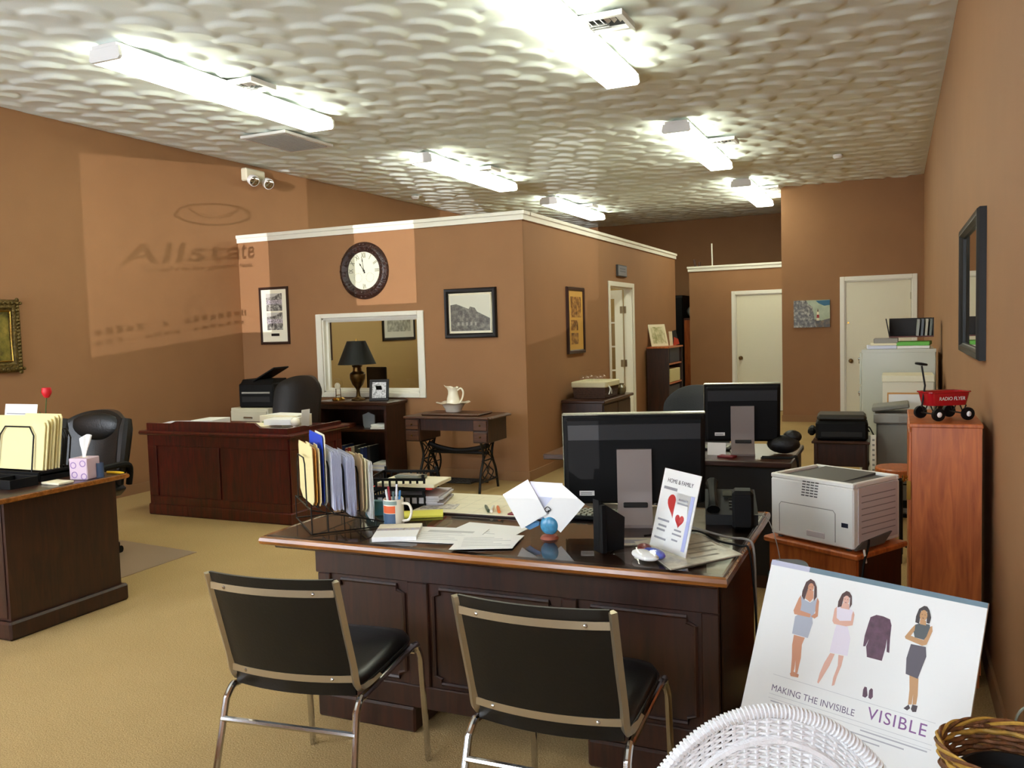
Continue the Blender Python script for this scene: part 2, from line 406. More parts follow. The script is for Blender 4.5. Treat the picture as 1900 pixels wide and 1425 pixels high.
# khaki lining inside the office
struct('wall_office_lining', MB().box(XL, OFY+.121, 0, XL+.01, OFE-.12, OFZ-.02).box(XL, OFE-.13, 0, OFX-.12, OFE-.121, OFZ-.02).box(XL+.01, 12.9, 0, -4.35, 13.0, OFZ-.02), M_wall_in, 'walls inside the inner office, khaki tinted for yellowish light')
def cap(name, label, pts):
    """white moulded cap along the top of a partition: list of boxes (x0,y0,x1,y1)"""
    b = MB()
    for x0, y0, x1, y1, z in pts:
        b.box(x0-.02, y0-.02, z-.07, x1+.02, y1+.02, z-.02); b.box(x0-.035, y0-.035, z-.02, x1+.035, y1+.035, z+.02, .006)
    struct(name, b, M_white, label)
cap('trim_1', 'white cap moulding along the inner office front wall', [(XL, OFY, OFX, OFY+.12, OFZ)])
cap('trim_2', 'white cap moulding along the inner office side wall', [(OFX-.12, OFY+.16, OFX, OFE, OFZ)])
# rear partition and closet
BDX0, BDX1 = -2.56, -1.72
pb = MB(); pb.box(-3.36, PBY, 0, BDX0, PBY+.12, 2.52); pb.box(BDX0, PBY, 2.03, BDX1, PBY+.12, 2.52); pb.box(BDX1, PBY, 0, -1.5, PBY+.12, 2.52)
struct('wall_partition', pb, M_wall, 'rear partition with a white door')
cap('trim_3', 'white cap moulding along the rear partition', [(-3.36, PBY, -1.5, PBY+.12, 2.54)])
struct('wall_partition_return', MB().box(-3.36, PBY+.12, 0, -3.24, YB, 2.5), M_wall, 'return of the rear partition')
CDX0, CDX1 = -.70, .22
cl = MB(); cl.box(-1.6, CLY, 0, CDX0, CLY+.12, ZC+.05); cl.box(CDX0, CLY, 2.12, CDX1, CLY+.12, ZC+.05); cl.box(CDX1, CLY, 0, XR, CLY+.12, ZC+.05)
cl.box(-1.6, CLY+.12, 0, -1.48, YB, ZC+.05)
struct('wall_closet', cl, M_wall, 'tan closet wall with a white door and a lighthouse painting')
# carpet strip baseboards
bb = [('baseboard_left', (XL, YF, 0, XL+.012, OFY, .10)), ('baseboard_office', (XL+.012, OFY-.012, 0, OFX, OFY, .10)), ('baseboard_side', (OFX, OFY-.012, 0, OFX+.012, DY0-.07, .10)),
      ('baseboard_side_far', (OFX, DY1+.07, 0, OFX+.012, OFE, .10)), ('baseboard_closet', (-1.612, CLY-.012, 0, CDX0-.07, CLY, .10)), ('baseboard_right', (XR-.012, YF, 0, XR, CLY-.012, .10)),
      ('baseboard_partition', (-3.36, PBY-.012, 0, BDX0-.07, PBY, .10))]
for n, q in bb: struct(n, MB().box(*q), M_base, 'carpet skirting strip along the '+n.split('_', 1)[1].replace('_', ' ')+' wall')

# office window: frame proud of the wall, pane, khaki room behind
w = sroot('window_1', 'white framed interior window of the inner office', (0, OFY, 0))
f = MB()
for x0, z0, x1, z1 in ((WX0-.075, WZ0-.055, WX0, WZ1+.05), (WX1, WZ0-.055, WX1+.075, WZ1+.05), (WX0, WZ0-.055, WX1, WZ0), (WX0, WZ1, WX1, WZ1+.05)):
    f.box(x0, -.022, z0, x1, 0, z1, .006)
f.build('window_frame', M_white, w)
f = MB(); f.box(WX0, 0, WZ0, WX0+.018, .12, WZ1).box(WX1-.018, 0, WZ0, WX1, .12, WZ1).box(WX0, 0, WZ0, WX1, .12, WZ0+.018).box(WX0, 0, WZ1-.018, WX1, .12, WZ1)
f.box(WX0+.018, .05, WZ0+.018, WX0+.045, .075, WZ1-.018).box(WX1-.045, .05, WZ0+.018, WX1-.018, .075, WZ1-.018).box(WX0+.045, .05, WZ0+.018, WX1-.045, .075, WZ0+.045).box(WX0+.045, .05, WZ1-.045, WX1-.045, .075, WZ1-.018)
f.build('window_jamb', M_white, w)
MB().box(WX0+.045, .06, WZ0+.045, WX1-.045, .066, WZ1-.045).build('pane', M_glass, w)

def knob(parent, x, y, z, sgn=-1, m=None):
    b = MB(); b.lathe([(.032, 0), (.032, .006), (.013, .01), (.012, .035), (.026, .045), (.031, .058), (.026, .07), (.001, .074)], 18)
    b.xf(T(x, y, z) @ (RX(90) if sgn < 0 else RX(-90))); return b.build('knob', m or M_obrass, parent)
def flat_door(name, label, x0, x1, y, ztop, knob_left=True, hinges=True):
    d = sroot(name, label, (0, y, 0))
    c = MB(); cw = .065
    c.box(x0-cw, -.018, 0, x0, 0, ztop+cw, .004); c.box(x1, -.018, 0, x1+cw, 0, ztop+cw, .004); c.box(x0, -.018, ztop, x1, 0, ztop+cw, .004)
    c.build('casing', M_white, d)
    j = MB(); j.box(x0, 0, 0, x0+.015, .12, ztop).box(x1-.015, 0, 0, x1, .12, ztop).box(x0+.015, 0, ztop-.015, x1-.015, .12, ztop); j.build('jamb', M_white, d)
    lf = MB().box(x0+.018, .012, .012, x1-.018, .05, ztop-.018, .002).build('door_leaf', M_door, d)
    kx = x0+.085 if knob_left else x1-.085
    knob(lf, kx, .012, .93)
    hx = x1-.018 if knob_left else x0+.018
    for z in (.25, 1.05, ztop-.25): MB().cyl((hx, .008, z-.05), (hx, .008, z+.05), .007, n=8).build('hinge', M_bronze, lf)
    return d, lf
d, lf = flat_door('door_1', 'cream flat door in the rear partition', BDX0, BDX1, PBY, 2.03)
d, lf = flat_door('door_2', 'white flat door in the closet wall behind the file cabinet', CDX0, CDX1, CLY, 2.12)
MB().cyl((CDX0+.05, .0, 1.5), (CDX0+.05, .02, 1.5), .014, n=10).build('stop', M_brass, lf)
# glazed office door standing open inward, hinged at the far jamb
d = sroot('door_3', 'open white glazed door of the inner office', (OFX, 0, 0))
c = MB(); c.box(0, DY0-.065, 0, .018, DY0, DZ+.065, .004).box(0, DY1, 0, .018, DY1+.065, DZ+.065, .004).box(0, DY0, DZ, .018, DY1, DZ+.065, .004); c.build('casing', M_white, d)
j = MB(); j.box(-.12, DY0, 0, 0, DY0+.015, DZ).box(-.12, DY1-.015, 0, 0, DY1, DZ).box(-.12, DY0+.015, DZ-.015, 0, DY1-.015, DZ); j.build('jamb', M_white, d)
lw = .80; ly = DY1-.06
stile = MB(); x0 = -.13
stile.box(x0-.115, ly, .02, x0, ly+.04, DZ-.02).box(x0-lw, ly, .02, x0-lw+.115, ly+.04, DZ-.02).box(x0-lw+.115, ly, .02, x0-.115, ly+.04, .24).box(x0-lw+.115, ly, DZ-.14, x0-.115, ly+.04, DZ-.02)
lf = stile.build('door_leaf', M_white, d)
zs = np.linspace(.24, DZ-.14, 6)
for z in zs[1:-1]: MB().box(x0-lw+.115, ly+.008, z-.011, x0-.115, ly+.032, z+.011).build('glazing_bar', M_white, lf)
for k in (1, 2): xx = x0-.115-k*(lw-.23)/3; MB().box(xx-.011, ly+.008, .24, xx+.011, ly+.032, DZ-.14).build('glazing_bar', M_white, lf)
for k in range(3):
    for z0, z1 in zip(zs[:-1], zs[1:]):
        xa = x0-.115-k*(lw-.23)/3
        MB().box(xa-(lw-.23)/3+.011, ly+.018, z0+.011, xa-.011, ly+.022, z1-.011).build('pane', M_glass, lf)
for z in (.3, 1.02, 1.78): MB().cyl((-.125, ly+.01, z-.05), (-.125, ly+.01, z+.05), .009, n=8).box(-.165, ly-.003, z-.05, -.13, ly, z+.05).box(-.12, DY1-.018, z-.05, -.085, DY1-.015, z+.05).build('hinge', M_bronze, d)

# ------------------------------------------------------------------ ceiling fixtures
M_lens = mat('lit_diffuser', L(240, 240, 230), .4, emit=(*FLUO, 1), estr=FLUO_E)
M_fix = mat('fixture_white', L(225, 225, 225), .5)
names = ['nearest the left wall, at the front', 'over the front desk', 'over the inner office, front', 'over the second desk', 'over the inner office, rear', 'beside the closet wall']
def fixture():
    r = thing('ceiling_light', 'x', 'ceiling light', group='fluorescent strip lights on the ceiling')
    MB().box(-.115, 0, -.028, .115, 2.44, 0, .004).build('housing', M_fix, r)
    prof = [(-.13, 0), (-.14, -.07), (-.122, -.086), (.122, -.086), (.14, -.07), (.13, 0)]
    MB().prism([(a, b-.028) for a, b in prof], .025, 2.415, 'xz').build('diffuser', M_lens, r)
    for y in (0, 2.415):
        MB().prism([(a*1.02, b*1.02-.026) for a, b in prof], y, y+.025, 'xz').build('end_cap', M_fix, r)
    return r
fx = fixture(); k = 0
for y in (4.36, 8.62, 12.55):
    for x in (-4.90, -1.99):
        o = fx if k == 0 else dup(fx)
        o.location = (x, y, ZC); o['label'] = 'lit fluorescent strip light '+names[k]; k += 1

def vent(x, y, label, m=M_fix):
    r = thing('ceiling_vent', label, 'vent', (x, y, ZC), group='square supply vents beside the lights')
    f = MB(); w = .15
    f.box(-w, -w, -.035, -w+.03, w, 0).box(w-.03, -w, -.035, w, w, 0).box(-w+.03, -w, -.035, w-.03, -w+.03, 0).box(-w+.03, w-.03, -.035, w-.03, w, 0); f.build('frame', m, r)
    MB().box(-w+.03, -w+.03, -.004, w-.03, w-.03, 0).build('backing', M_blackm, r)
    for i in range(6):
        xx = -w+.045+i*.042
        MB().box(-.014, -w+.03, -.001, .014, 0, .001, M=T(xx, 0, -.02) @ RY(40 if i < 3 else -40)).build('louvre', m, r)
        MB().box(-w+.03, -.014, -.001, 0 if i < 3 else w-.03, .014, .001, M=T(0 if i < 3 else 0, .012+(i % 3)*.042+.01, -.018) @ RX(40)).build('louvre', m, r) if i < 3 else None
    return r
vent(-4.70, 5.57, 'square louvred vent beside the front left strip light'); vent(-1.735, 5.58, 'square louvred vent beside the front right strip light')
vent(-4.70, 9.9, 'square louvred vent above the inner office, front'); vent(-1.74, 9.8, 'square louvred vent above the second desk')
vent(-4.70, 13.8, 'square louvred vent above the inner office, rear'); vent(-1.74, 13.6, 'square louvred vent next to the closet wall corner')
r = thing('return_grille', 'large flat white return air panel on the ceiling near the left wall', 'vent', (-5.73, 7.35, ZC))
MB().box(-.28, -.4, -.03, .28, .4, 0, .006).build('panel', M_fix, r)
g = MB()
for i in range(24): g.box(-.24, -.355+i*.03, -.034, .24, -.347+i*.03, -.03)
g.build('slot_shade', mat('vent_shadow', L(150, 148, 140), .6), r)  # raised grey strips colour in the shade of the openings
# emergency light on the left wall
r = thing('emergency_light', 'twin head emergency light high on the left wall', 'light', (XL, 8.3, 3.46))
MB().box(0, -.17, -.07, .09, .17, .08, .015).build('battery_case', M_beige, r)
for s in (-1, 1):
    h = MB().lathe([(.03, 0), (.06, .03), (.066, .09), (.062, .1)], 16); h.xf(T(.13, s*.13, -.06) @ RZ(-20) @ RY(115) @ T(0, 0, -.03)); hd = h.build('lamp_head', M_fix, r)
    h = MB().lathe([(.058, 0), (.04, .012), (.001, .018)], 16); h.xf(T(.13, s*.13, -.06) @ RZ(-20) @ RY(115) @ T(0, 0, .07)); h.build('lens', M_chrome, hd)
    MB().cyl((.05, s*.13, -.05), (.12, s*.13, -.06), .014, n=8).build('swivel_arm', M_fix, r)
for x, y, lb in ((-6.56, 11.35, 'small round smoke detector near the left wall'), (-.65, 11.48, 'small round smoke detector near the right wall')):
    one('smoke_detector', MB().lathe([(.06, 0), (.062, -.02), (.045, -.045), (.001, -.05)], 20), M_fix, lb, 'smoke detector', (x, y, ZC+.004))
# ================================================================== big furniture
def panel_frame(parent, x0, x1, z0, z1, y, m, inset=.0, notch=.03):
    """applied moulding outlining a raised panel on a face that looks to -y"""
    n = notch
    pts = [(x0+n, y, z0), (x1-n, y, z0), (x1-n, y, z0+n*.6), (x1, y, z0+n), (x1, y, z1-n), (x1-n, y, z1-n*.6), (x1-n, y, z1), (x0+n, y, z1), (x0+n, y, z1-n*.6), (x0, y, z1-n), (x0, y, z0+n), (x0+n, y, z0+n*.6)]
    return MB().tube(pts, .008, 6, closed=True).build('panel_moulding', m, parent)

# ---- front desk (executive, walnut, glass top)
dk = thing('executive_desk', 'dark walnut executive desk with glass top in front of the two black chairs', 'desk', (-1.405, 3.2, 0))
hw, hd = .915, .5
prof = [(-hw, .735), (-hw, .765), (hw, .765), (hw, .735)]
t = MB(); t.box(-hw, -hd, .735, hw, hd, .765, .01); t.box(-hw+.03, -hd+.03, .715, hw-.03, hd-.03, .735, .006); t.build('desk_top', M_dwoodx, dk)
e = MB(); e.tube([(-hw, -hd, .75), (hw, -hd, .75), (hw, hd, .75), (-hw, hd, .75)], .017, 8, closed=True); e.build('edge_moulding', M_edge, dk)
MB().box(-hw+.01, -hd+.01, .765, hw-.01, hd-.01, .773, .002).build('glass_top', M_gtop, dk)
fy = -.36
b = MB(); b.box(-.75, fy, .16, .86, fy+.03, .715); b.build('front_panel', M_dwood, dk)
for x0, x1, nm in ((-.75, -.33, 'pedestal'), (.42, .86, 'pedestal')):
    p = MB().box(x0, fy+.03, .10, x1, hd-.06, .715).build(nm, M_dwood, dk)
    MB().box(x0-.02, fy-.02, 0, x1+.02, hd-.04, .10, .008).build('plinth', M_dwood, p)
    for k, (z0, z1) in enumerate(((.12, .40), (.42, .56), (.58, .70))):
        dr = MB().box(x0+.02, hd-.06, z0, x1-.02, hd-.04, z1, .005).build('drawer', M_dwoodx, p)
b = MB(); b.box(-.76, fy-.012, .60, .87, fy, .715, .004).box(-.76, fy-.012, .10, .87, fy, .19, .004)
for x in (-.75, -.33, .31, .81): b.box(x, fy-.012, .19, x+.06 if x != -.33 else x+.09, fy, .60, .004)
b.build('face_frame', M_dwood, dk)
for x0, x1 in ((-.67, -.35), (-.22, .29), (.39, .79)): panel_frame(dk, x0, x1, .21, .58, fy-.004, M_dwood)
MB().box(.86, fy+.05, .14, .868, hd-.1, .69, .003).build('side_panel', M_dwood, dk)

# ---- side chairs
def side_chair(label, loc, rz):
    r = thing('side_chair', label, 'chair', loc, rz, 'black side chairs in front of the walnut desk')
    W = .225
    for s in (-1, 1):
        path = bez([(s*.255, -.34, 0), (s*.235, -.235, .40)], 2)[:-1]+bez([(s*.235, -.235, .40), (s*.232, -.20, .432), (s*.23, -.15, .43), (s*.23, .19, .452), (s*.23, .235, .43), (s*.235, .25, .39)], 5)+[(s*.24, .275, 0)]
        MB().tube(path, .0115, 10).build('leg_frame', M_chrome, r)
        up = bez([(s*W, -.06, .455), (s*W, -.16, .452), (s*W, -.205, .475), (s*W, -.225, .55), (s*W, -.265, .68), (s*W, -.31, .835)], 6)
        MB().tube(up, .014, 4, flat=.75).build('back_upright', M_bronze, r)
    def bow(z, y, d=.03, inset=0): return [(-W+inset+(2*W-2*inset)*t, y-d*(1-(2*t-1)**2), z) for t in np.linspace(0, 1, 11)]
    def back(u, v):
        z = .44+.40*v; x = -W+.008+(2*W-.016)*u; y = -.195-.115*max(0, (v-.05))/.95-.032*(1-(2*u-1)**2)
        return x, y, z
    def back_s(u, v):
        x, y, z = back(u, min(max(v, 0), 1)); return x, y, z
    b = MB()
    nu, nv = 13, 13
    th = .03
    def f1(u, v):
        x, y, z = back_s(u, v); e = min(1, min(u, 1-u)*12)*min(1, min(v, 1-v)*12); return (x, y-.004-.004*e, z)
    def f2(u, v):
        x, y, z = back_s(u, v); e = min(1, min(u, 1-u)*8)*min(1, min(v, 1-v)*8); return (x, y+.006+th*e, z)
    b.surf(f1, nu, nv); b.surf(f2, nu, nv)
    for fn in (0, 1):
        b.surf(lambda u, v: tuple(np.array(f1(u, fn))*(1-v)+np.array(f2(u, fn))*v), nu, 2); b.surf(lambda u, v: tuple(np.array(f1(fn, u))*(1-v)+np.array(f2(fn, u))*v), nv, 2)
    bk = b.build('backrest', M_vinyl, r, 50)
    for zz, v in ((.795, .89), (.50, .15)):
        pts = [back(u, v) for u in np.linspace(0, 1, 11)]; st = MB()
        for (xa, ya, za), (xb, yb, zb) in zip(pts[:-1], pts[1:]):
            o = len(st.v); q = .011
            st.add([(xa, ya-.012, za-q), (xb, yb-.012, zb-q), (xb, yb-.012, zb+q), (xa, ya-.012, za+q), (xa, ya-.006, za-q), (xb, yb-.006, zb-q), (xb, yb-.006, zb+q), (xa, ya-.006, za+q)], [(0, 1, 2, 3), (7, 6, 5, 4), (3, 2, 6, 7), (0, 4, 5, 1)])
        sp = st.build('back_strap', M_bronze, r)
        for u in (.14, .86):
            x, y, z = back(u, v); MB().sph((x, y-.012, z), .006, n=8, m=6).build('rivet', M_chrome, sp)
    s_ = MB()
    def seat(u, v):
        a = 2*PI*u; c = math.copysign(abs(math.cos(a))**.35, math.cos(a)); d = math.copysign(abs(math.sin(a))**.35, math.sin(a))
        rr = [.9, 1, 1, .97, .8, 0][min(5, int(round(v*5)))]; zz = [.448, .452, .475, .487, .495, .497][min(5, int(round(v*5)))]
        return (c*.225*rr, .02+d*.225*rr, zz+.012*(d*rr))
    s_.surf(seat, 40, 6, cu=True); st = s_.build('seat', M_vinyl, r, 60)
    pp = [(math.copysign(abs(math.cos(a))**.35, math.cos(a))*.226, .02+math.copysign(abs(math.sin(a))**.35, math.sin(a))*.226, .466+.012*math.copysign(abs(math.sin(a))**.35, math.sin(a))) for a in np.linspace(0, 2*PI, 41)[:-1]]
    MB().tube(pp, .005, 6, closed=True).build('piping', M_leather, st)
    MB().tube([(-.24, -.255, .34), (.24, -.255, .34)], .010, 8).build('stretcher', M_chrome, r)
    MB().tube([(-.228, .22, .425), (.228, .22, .425)], .009, 8).build('stretcher', M_chrome, r)
    return r
side_chair('black vinyl side chair left, in front of the walnut desk', (-1.775, 2.36, 0), 6)
side_chair('black vinyl side chair right, nearest the poster, in front of the desk', (-.895, 2.385, 0), 1)

# ---- left desk
ld = thing('office_desk', 'very dark wooden desk at the left edge holding manila folders', 'desk', (-4.27, 2.96, 0))
MB().box(-1.7, -.03, .735, .045, .79, .765, .008).build('desk_top', M_dwoodx, ld)
MB().tube([(-1.7, -.03, .75), (.045, -.03, .75), (.045, .79, .75), (-1.7, .79, .75)], .014, 8, closed=True).build('edge_moulding', M_edge, ld)
MB().box(-.03, .03, .09, 0, .74, .735).build('end_panel', M_dwood, ld)
MB().box(-1.65, .03, .09, -.03, .06, .735).build('front_panel', M_dwood, ld)
MB().box(-.6, .06, .09, -.03, .74, .72).build('pedestal', M_dwood, ld)
MB().box(-.62, 0, 0, .03, .77, .10, .012).build('plinth', M_dwood, ld)
MB().box(-1.66, .0, 0, -1.06, .77, .10, .012).build('plinth', M_dwood, ld)
MB().box(-1.64, .06, .09, -1.08, .74, .72).build('pedestal', M_dwood, ld)
MB().box(-.10, .022, .11, -.02, .03, .72, .003).build('corner_stile', M_dwood, ld)

# ---- red mahogany desk
rd = thing('mahogany_desk', 'red mahogany desk with raised gallery beside the left wall', 'desk', (-5.32, 5.66, 0))
hw = .775
MB().box(-hw, 0, .10, hw, .03, .70).build('front_panel', M_rwood, rd)
for s in (-1, 1):
    MB().box(s*hw, .031, .10, s*(hw-.42), .72, .72).build('pedestal', M_rwood, rd)
    MB().box(s*(hw+.02), -.02, 0, s*(hw-.45), .74, .10, .01).build('plinth', M_rwood, rd)
MB().box(-hw+.4, -.018, 0, hw-.4, .03, .10, .006).build('kick_rail', M_rwood, rd)
MB().box(-hw-.06, -.06, .72, hw+.06, .80, .755, .012).build('desk_top', M_rwood, rd)
g = MB(); g.prism([(-hw-.0, .755), (hw+.0, .755), (hw+.0, .80), (hw-.28, .80), (hw-.34, .84), (-hw+.34, .84), (-hw+.28, .82), (-hw, .82)], -.01, .018, 'xz'); g.build('gallery', M_rwood, rd)
MB().prism([(.018, .755), (.74, .755), (.74, .785), (.3, .785), (.22, .80), (.018, .80)], hw-.026, hw, 'yz').build('gallery', M_rwood, rd)
f = MB(); f.box(-hw, -.012, .62, hw, 0, .72, .003).box(-hw, -.012, .10, hw, 0, .17, .003)
for x in (-hw, -.06, hw-.10): f.box(x, -.012, .17, x+.10, 0, .62, .003)
f.build('face_frame', M_rwood, rd)
f = MB(); f.box(hw, .0, .62, hw+.012, .72, .72, .003).box(hw, 0, .10, hw+.012, .72, .17, .003)
for y in (0, .36, .63): f.box(hw, y, .17, hw+.012, y+.09, .62, .003)
f.build('end_frame', M_rwood, rd)

# ---- second desk (behind the front one)
d2 = thing('writing_desk', 'dark wooden desk behind the front desk carrying the rear monitor', 'desk', (-1.30, 5.04, 0))
MB().box(-.75, 0, .73, .76, .75, .765, .006).build('desk_top', M_dwoodx, d2)
MB().box(-.55, .08, .08, .72, .10, .73).build('modesty_panel', M_blackm, d2)
MB().box(.34, .10, .0, .72, .70, .73).build('pedestal', M_dwood, d2)
MB().box(.72, .06, 0, .745, .72, .73).build('end_panel', wood('side_greenish_lit', L(52, 42, 22), L(84, 70, 40), .4, .2), d2)  # olive wood colour carries the greenish light on this end
MB().box(-.55, .10, 0, -.17, .70, .73).build('pedestal', M_dwood, d2)

# ---- executive chairs
def exec_chair(name, label, loc, rz, top=1.05, w=.56, m=None, high=True):
    m = m or M_leather
    r = thing(name, label, 'chair', loc, rz)
    z0 = .52
    def shell(th):
        def fn(u, v):
            z = z0+(top-z0)*v; e = 1-abs(2*u-1)**3*.10*(1+v); ww = w*(.92 if v < .2 else 1)*(1-.22*max(0, (v-.78)/.22)**2)
            x = (u-.5)*ww; y = -.26-.10*v+.10*(abs(2*u-1)**2.2)+th*(1-abs(2*u-1)**4*.7)*(1-.5*max(0, (v-.88)/.12)**2)
            zz = z-.06*abs(2*u-1)**2.5*max(0, (v-.6)/.4)
            return (x, y, zz)
        return fn
    b = MB(); fb = shell(-.04); ff = shell(.07)
    b.surf(fb, 17, 15); b.surf(ff, 17, 15)
    for k in (0, 1):
        b.surf(lambda u, v: tuple(np.array(fb(u, k))*(1-v)+np.array(ff(u, k))*v), 17, 2); b.surf(lambda u, v: tuple(np.array(fb(k, u))*(1-v)+np.array(ff(k, u))*v), 15, 2)
    bk = b.build('backrest', m, r, 60)
    if high:
        for s in (-1, 1):
            pts = [(s*w*.44, -.20-.10*v+.04, z0+.06+(top-z0-.12)*v) for v in np.linspace(0, 1, 7)]
            MB().tube(pts, [.03, .042, .046, .048, .05, .05, .034], 10).build('side_bolster', m, bk)
        hr = MB(); hr.sph((0, -.265, top-.12), .1, w*3.9, .42, 1.05, 18, 12); hr.build('head_roll', m, bk)
    st = MB().box(-w*.46, -.24, .44, w*.46, .27, .54, .045); st.build('seat', m, r, 60)
    for s in (-1, 1):
        MB().tube(bez([(s*w*.5, -.2, .52), (s*w*.54, -.18, .66), (s*w*.54, .0, .68), (s*w*.54, .12, .66), (s*w*.5, .16, .52)], 5), .022, 8).build('armrest', M_black, r)
    MB().cyl((0, 0, .08), (0, 0, .44), .03, n=12).build('gas_post', M_black, r)
    for k in range(5):
        a = 2*PI*k/5+.3; lg = MB().tube([(0, 0, .10), (.28*math.cos(a), .28*math.sin(a), .065)], [.03, .018], 8).build('base_leg', M_black, r)
        MB().cyl((.28*math.cos(a)-.012, .28*math.sin(a), .028), (.28*math.cos(a)+.012, .28*math.sin(a), .028), .028, n=12).build('caster', M_black, lg)
    return r
exec_chair('executive_chair', 'black leather executive chair behind the left edge desk', (-5.35, 4.28, 0), 180+10, 1.05, .60)
exec_chair('executive_chair', 'black leather executive chair behind the red mahogany desk', (-5.52, 6.80, 0), 176, 1.15, .60, None, False)
M_gfab = mat('grey_black_fabric', L(40, 42, 42), .8, bump=.2, bscale=200)
exec_chair('task_chair', 'dark grey fabric task chair behind the second desk', (-1.32, 6.14, 0), 188, 1.10, .48, M_gfab, False)
exec_chair('task_chair', 'black task chair hidden behind the front monitor', (-1.40, 4.22, 0), 178, 1.02, .5, M_leather, False)
# chair mat
one('chair_mat', MB().prism([(-1.25, .02), (0, 0), (-.02, .72), (-.85, .80), (-1.25, .8)], 0, .004), mat('clear_vinyl_mat', L(150, 130, 108), .35), 'greyish vinyl chair mat on the carpet behind the left desk', 'chair mat', (-4.66, 4.0, 0), -1)

# ---- credenza bookshelf under the office window
cb = thing('credenza_shelf', 'low dark bookshelf under the office window carrying the lamp', 'bookshelf', (-5.27, 7.62, 0))
hw = .43
for x in (-hw, hw-.03): MB().box(x, 0, 0, x+.03, .38, .80).build('side_panel', M_dwood, cb)
MB().box(-hw-.03, -.03, .80, hw+.03, .39, .84, .01).build('top_board', M_dwoodx, cb)
MB().box(-hw+.03, .36, .05, hw-.03, .38, .80).build('back_panel', M_dwood, cb)
for z in (.08, .52): MB().box(-hw+.03, .01, z, hw-.03, .36, z+.025).build('shelf', M_dwoodx, cb)
MB().box(-hw, .0, 0, hw, .02, .08).build('kick_board', M_dwood, cb)
MB().box(-hw+.03, .0, .76, hw-.03, .02, .80).build('apron', M_dwood, cb)

# ---- treadle sewing table
sw = thing('sewing_table', 'antique treadle sewing machine table with cast iron legs', 'table', (-3.95, 7.48, 0))
MB().box(-.46, -.24, .715, .46, .24, .738, .005).build('table_top', M_owood, sw)
MB().box(-.30, -.17, .738, .33, .15, .762, .01).build('lid_panel', M_owood, sw)
MB().box(.46, -.23, .716, .50, .22, .735, .006).build('leaf_edge', M_owood, sw)
MB().box(-.30, -.20, .60, .30, -.18, .715).build('apron', M_dwood, sw)
for s in (-1, 1):
    c = MB().box(s*.45, -.22, .49, s*.29, .20, .715, .004).build('drawer_case', M_dwood, sw)
    for z in (.50, .61):
        dr = MB().box(s*.44, -.232, z, s*.30, -.222, z+.095, .004).build('drawer', M_owood, c)
        MB().sph((s*.37, -.238, z+.05), .010, n=8, m=6).build('drawer_knob', M_obrass, c)
M_i = M_iron
for s in (-1, 1):
    x = s*.33
    fr = MB()
    fr.tube(bez([(x, -.20, 0), (x, -.16, .18), (x, -.09, .34), (x, -.14, .49)], 6), .013, 8); fr.tube(bez([(x, .22, 0), (x, .18, .18), (x, .10, .34), (x, .15, .49)], 6), .013, 8)
    fr.tube([(x, -.18, .10), (x, .20, .10)], .011, 8); fr.tube([(x, -.13, .48), (x, .14, .48)], .011, 8); fr.tube([(x, -.12, .30), (x, .13, .30)], .008, 8)
    o = fr.build('leg_frame', M_i, sw)
    sc = MB()
    for q in (-1, 1):
        sc.tube(bez([(x, q*.02, .10), (x, q*.12, .17), (x, q*.02, .24), (x, q*.09, .30), (x, q*.01, .38), (x, q*.10, .46)], 5), .006, 6)
        sc.tube(bez([(x, q*.15, .10), (x, -q*.02, .20), (x, q*.10, .32), (x, -q*.05, .47)], 5), .006, 6)
    sc.build('scrollwork', M_i, o)
    for y in (-.20, .22): MB().sph((x, y, .012), .013, n=8, m=6).build('caster', M_i, o)
w_ = MB(); w_.tube([(-.27, .02+.13*math.cos(a), .26+.13*math.sin(a)) for a in np.linspace(0, 2*PI, 25)[:-1]], .010, 6, closed=True)
for a in np.linspace(0, PI, 4)[:-1]: w_.tube([(-.27, .02-.13*math.cos(a), .26-.13*math.sin(a)), (-.27, .02+.13*math.cos(a), .26+.13*math.sin(a))], .005, 6)
w_.build('flywheel', M_i, sw)
b = MB(); b.tube(bez([(-.33, .03, .44), (-.20, .03, .40), (0, .03, .375), (.20, .03, .40), (.33, .03, .44)], 6), .018, 8, flat=1.4); b.tube([(-.33, .03, .36), (.33, .03, .36)], .016, 8); b.build('cross_brace', M_i, sw)
tr = MB(); tr.tube([(-.20, -.13, .085), (.20, -.13, .085), (.20, .13, .075), (-.20, .13, .075)], .010, 6, closed=True)
for i in range(9): xx = -.18+i*.045; tr.tube([(xx, -.13, .085), (xx, .13, .075)], .005, 6)
for i in range(5): yy = -.1+i*.05; tr.tube([(-.2, yy, .083), (.2, yy, .083)], .005, 6)
tr.tube([(-.33, 0, .08), (.33, 0, .08)], .008, 6)
tr.build('treadle', M_i, sw)

# ---- chest by the office door
ch = thing('side_chest', 'dark low chest beside the glazed door carrying a basket', 'cabinet', (-3.405, 8.98, 0))
MB().box(0, 0, .05, .47, 1.08, .715).build('body', M_dwood, ch)
MB().box(0, -.03, .715, .51, 1.11, .75, .008).build('top_board', M_dwoodx, ch)
MB().box(.02, .02, 0, .45, 1.06, .05).build('plinth', M_dwood, ch)
for y in (.03, .55):
    dd = MB().box(.47, y, .08, .485, y+.5, .69, .004).build('cabinet_door', M_dwood, ch); MB().sph((.495, .52+(.04 if y > .3 else -.04), .42), .012, n=8, m=6).build('knob', M_obrass, dd)

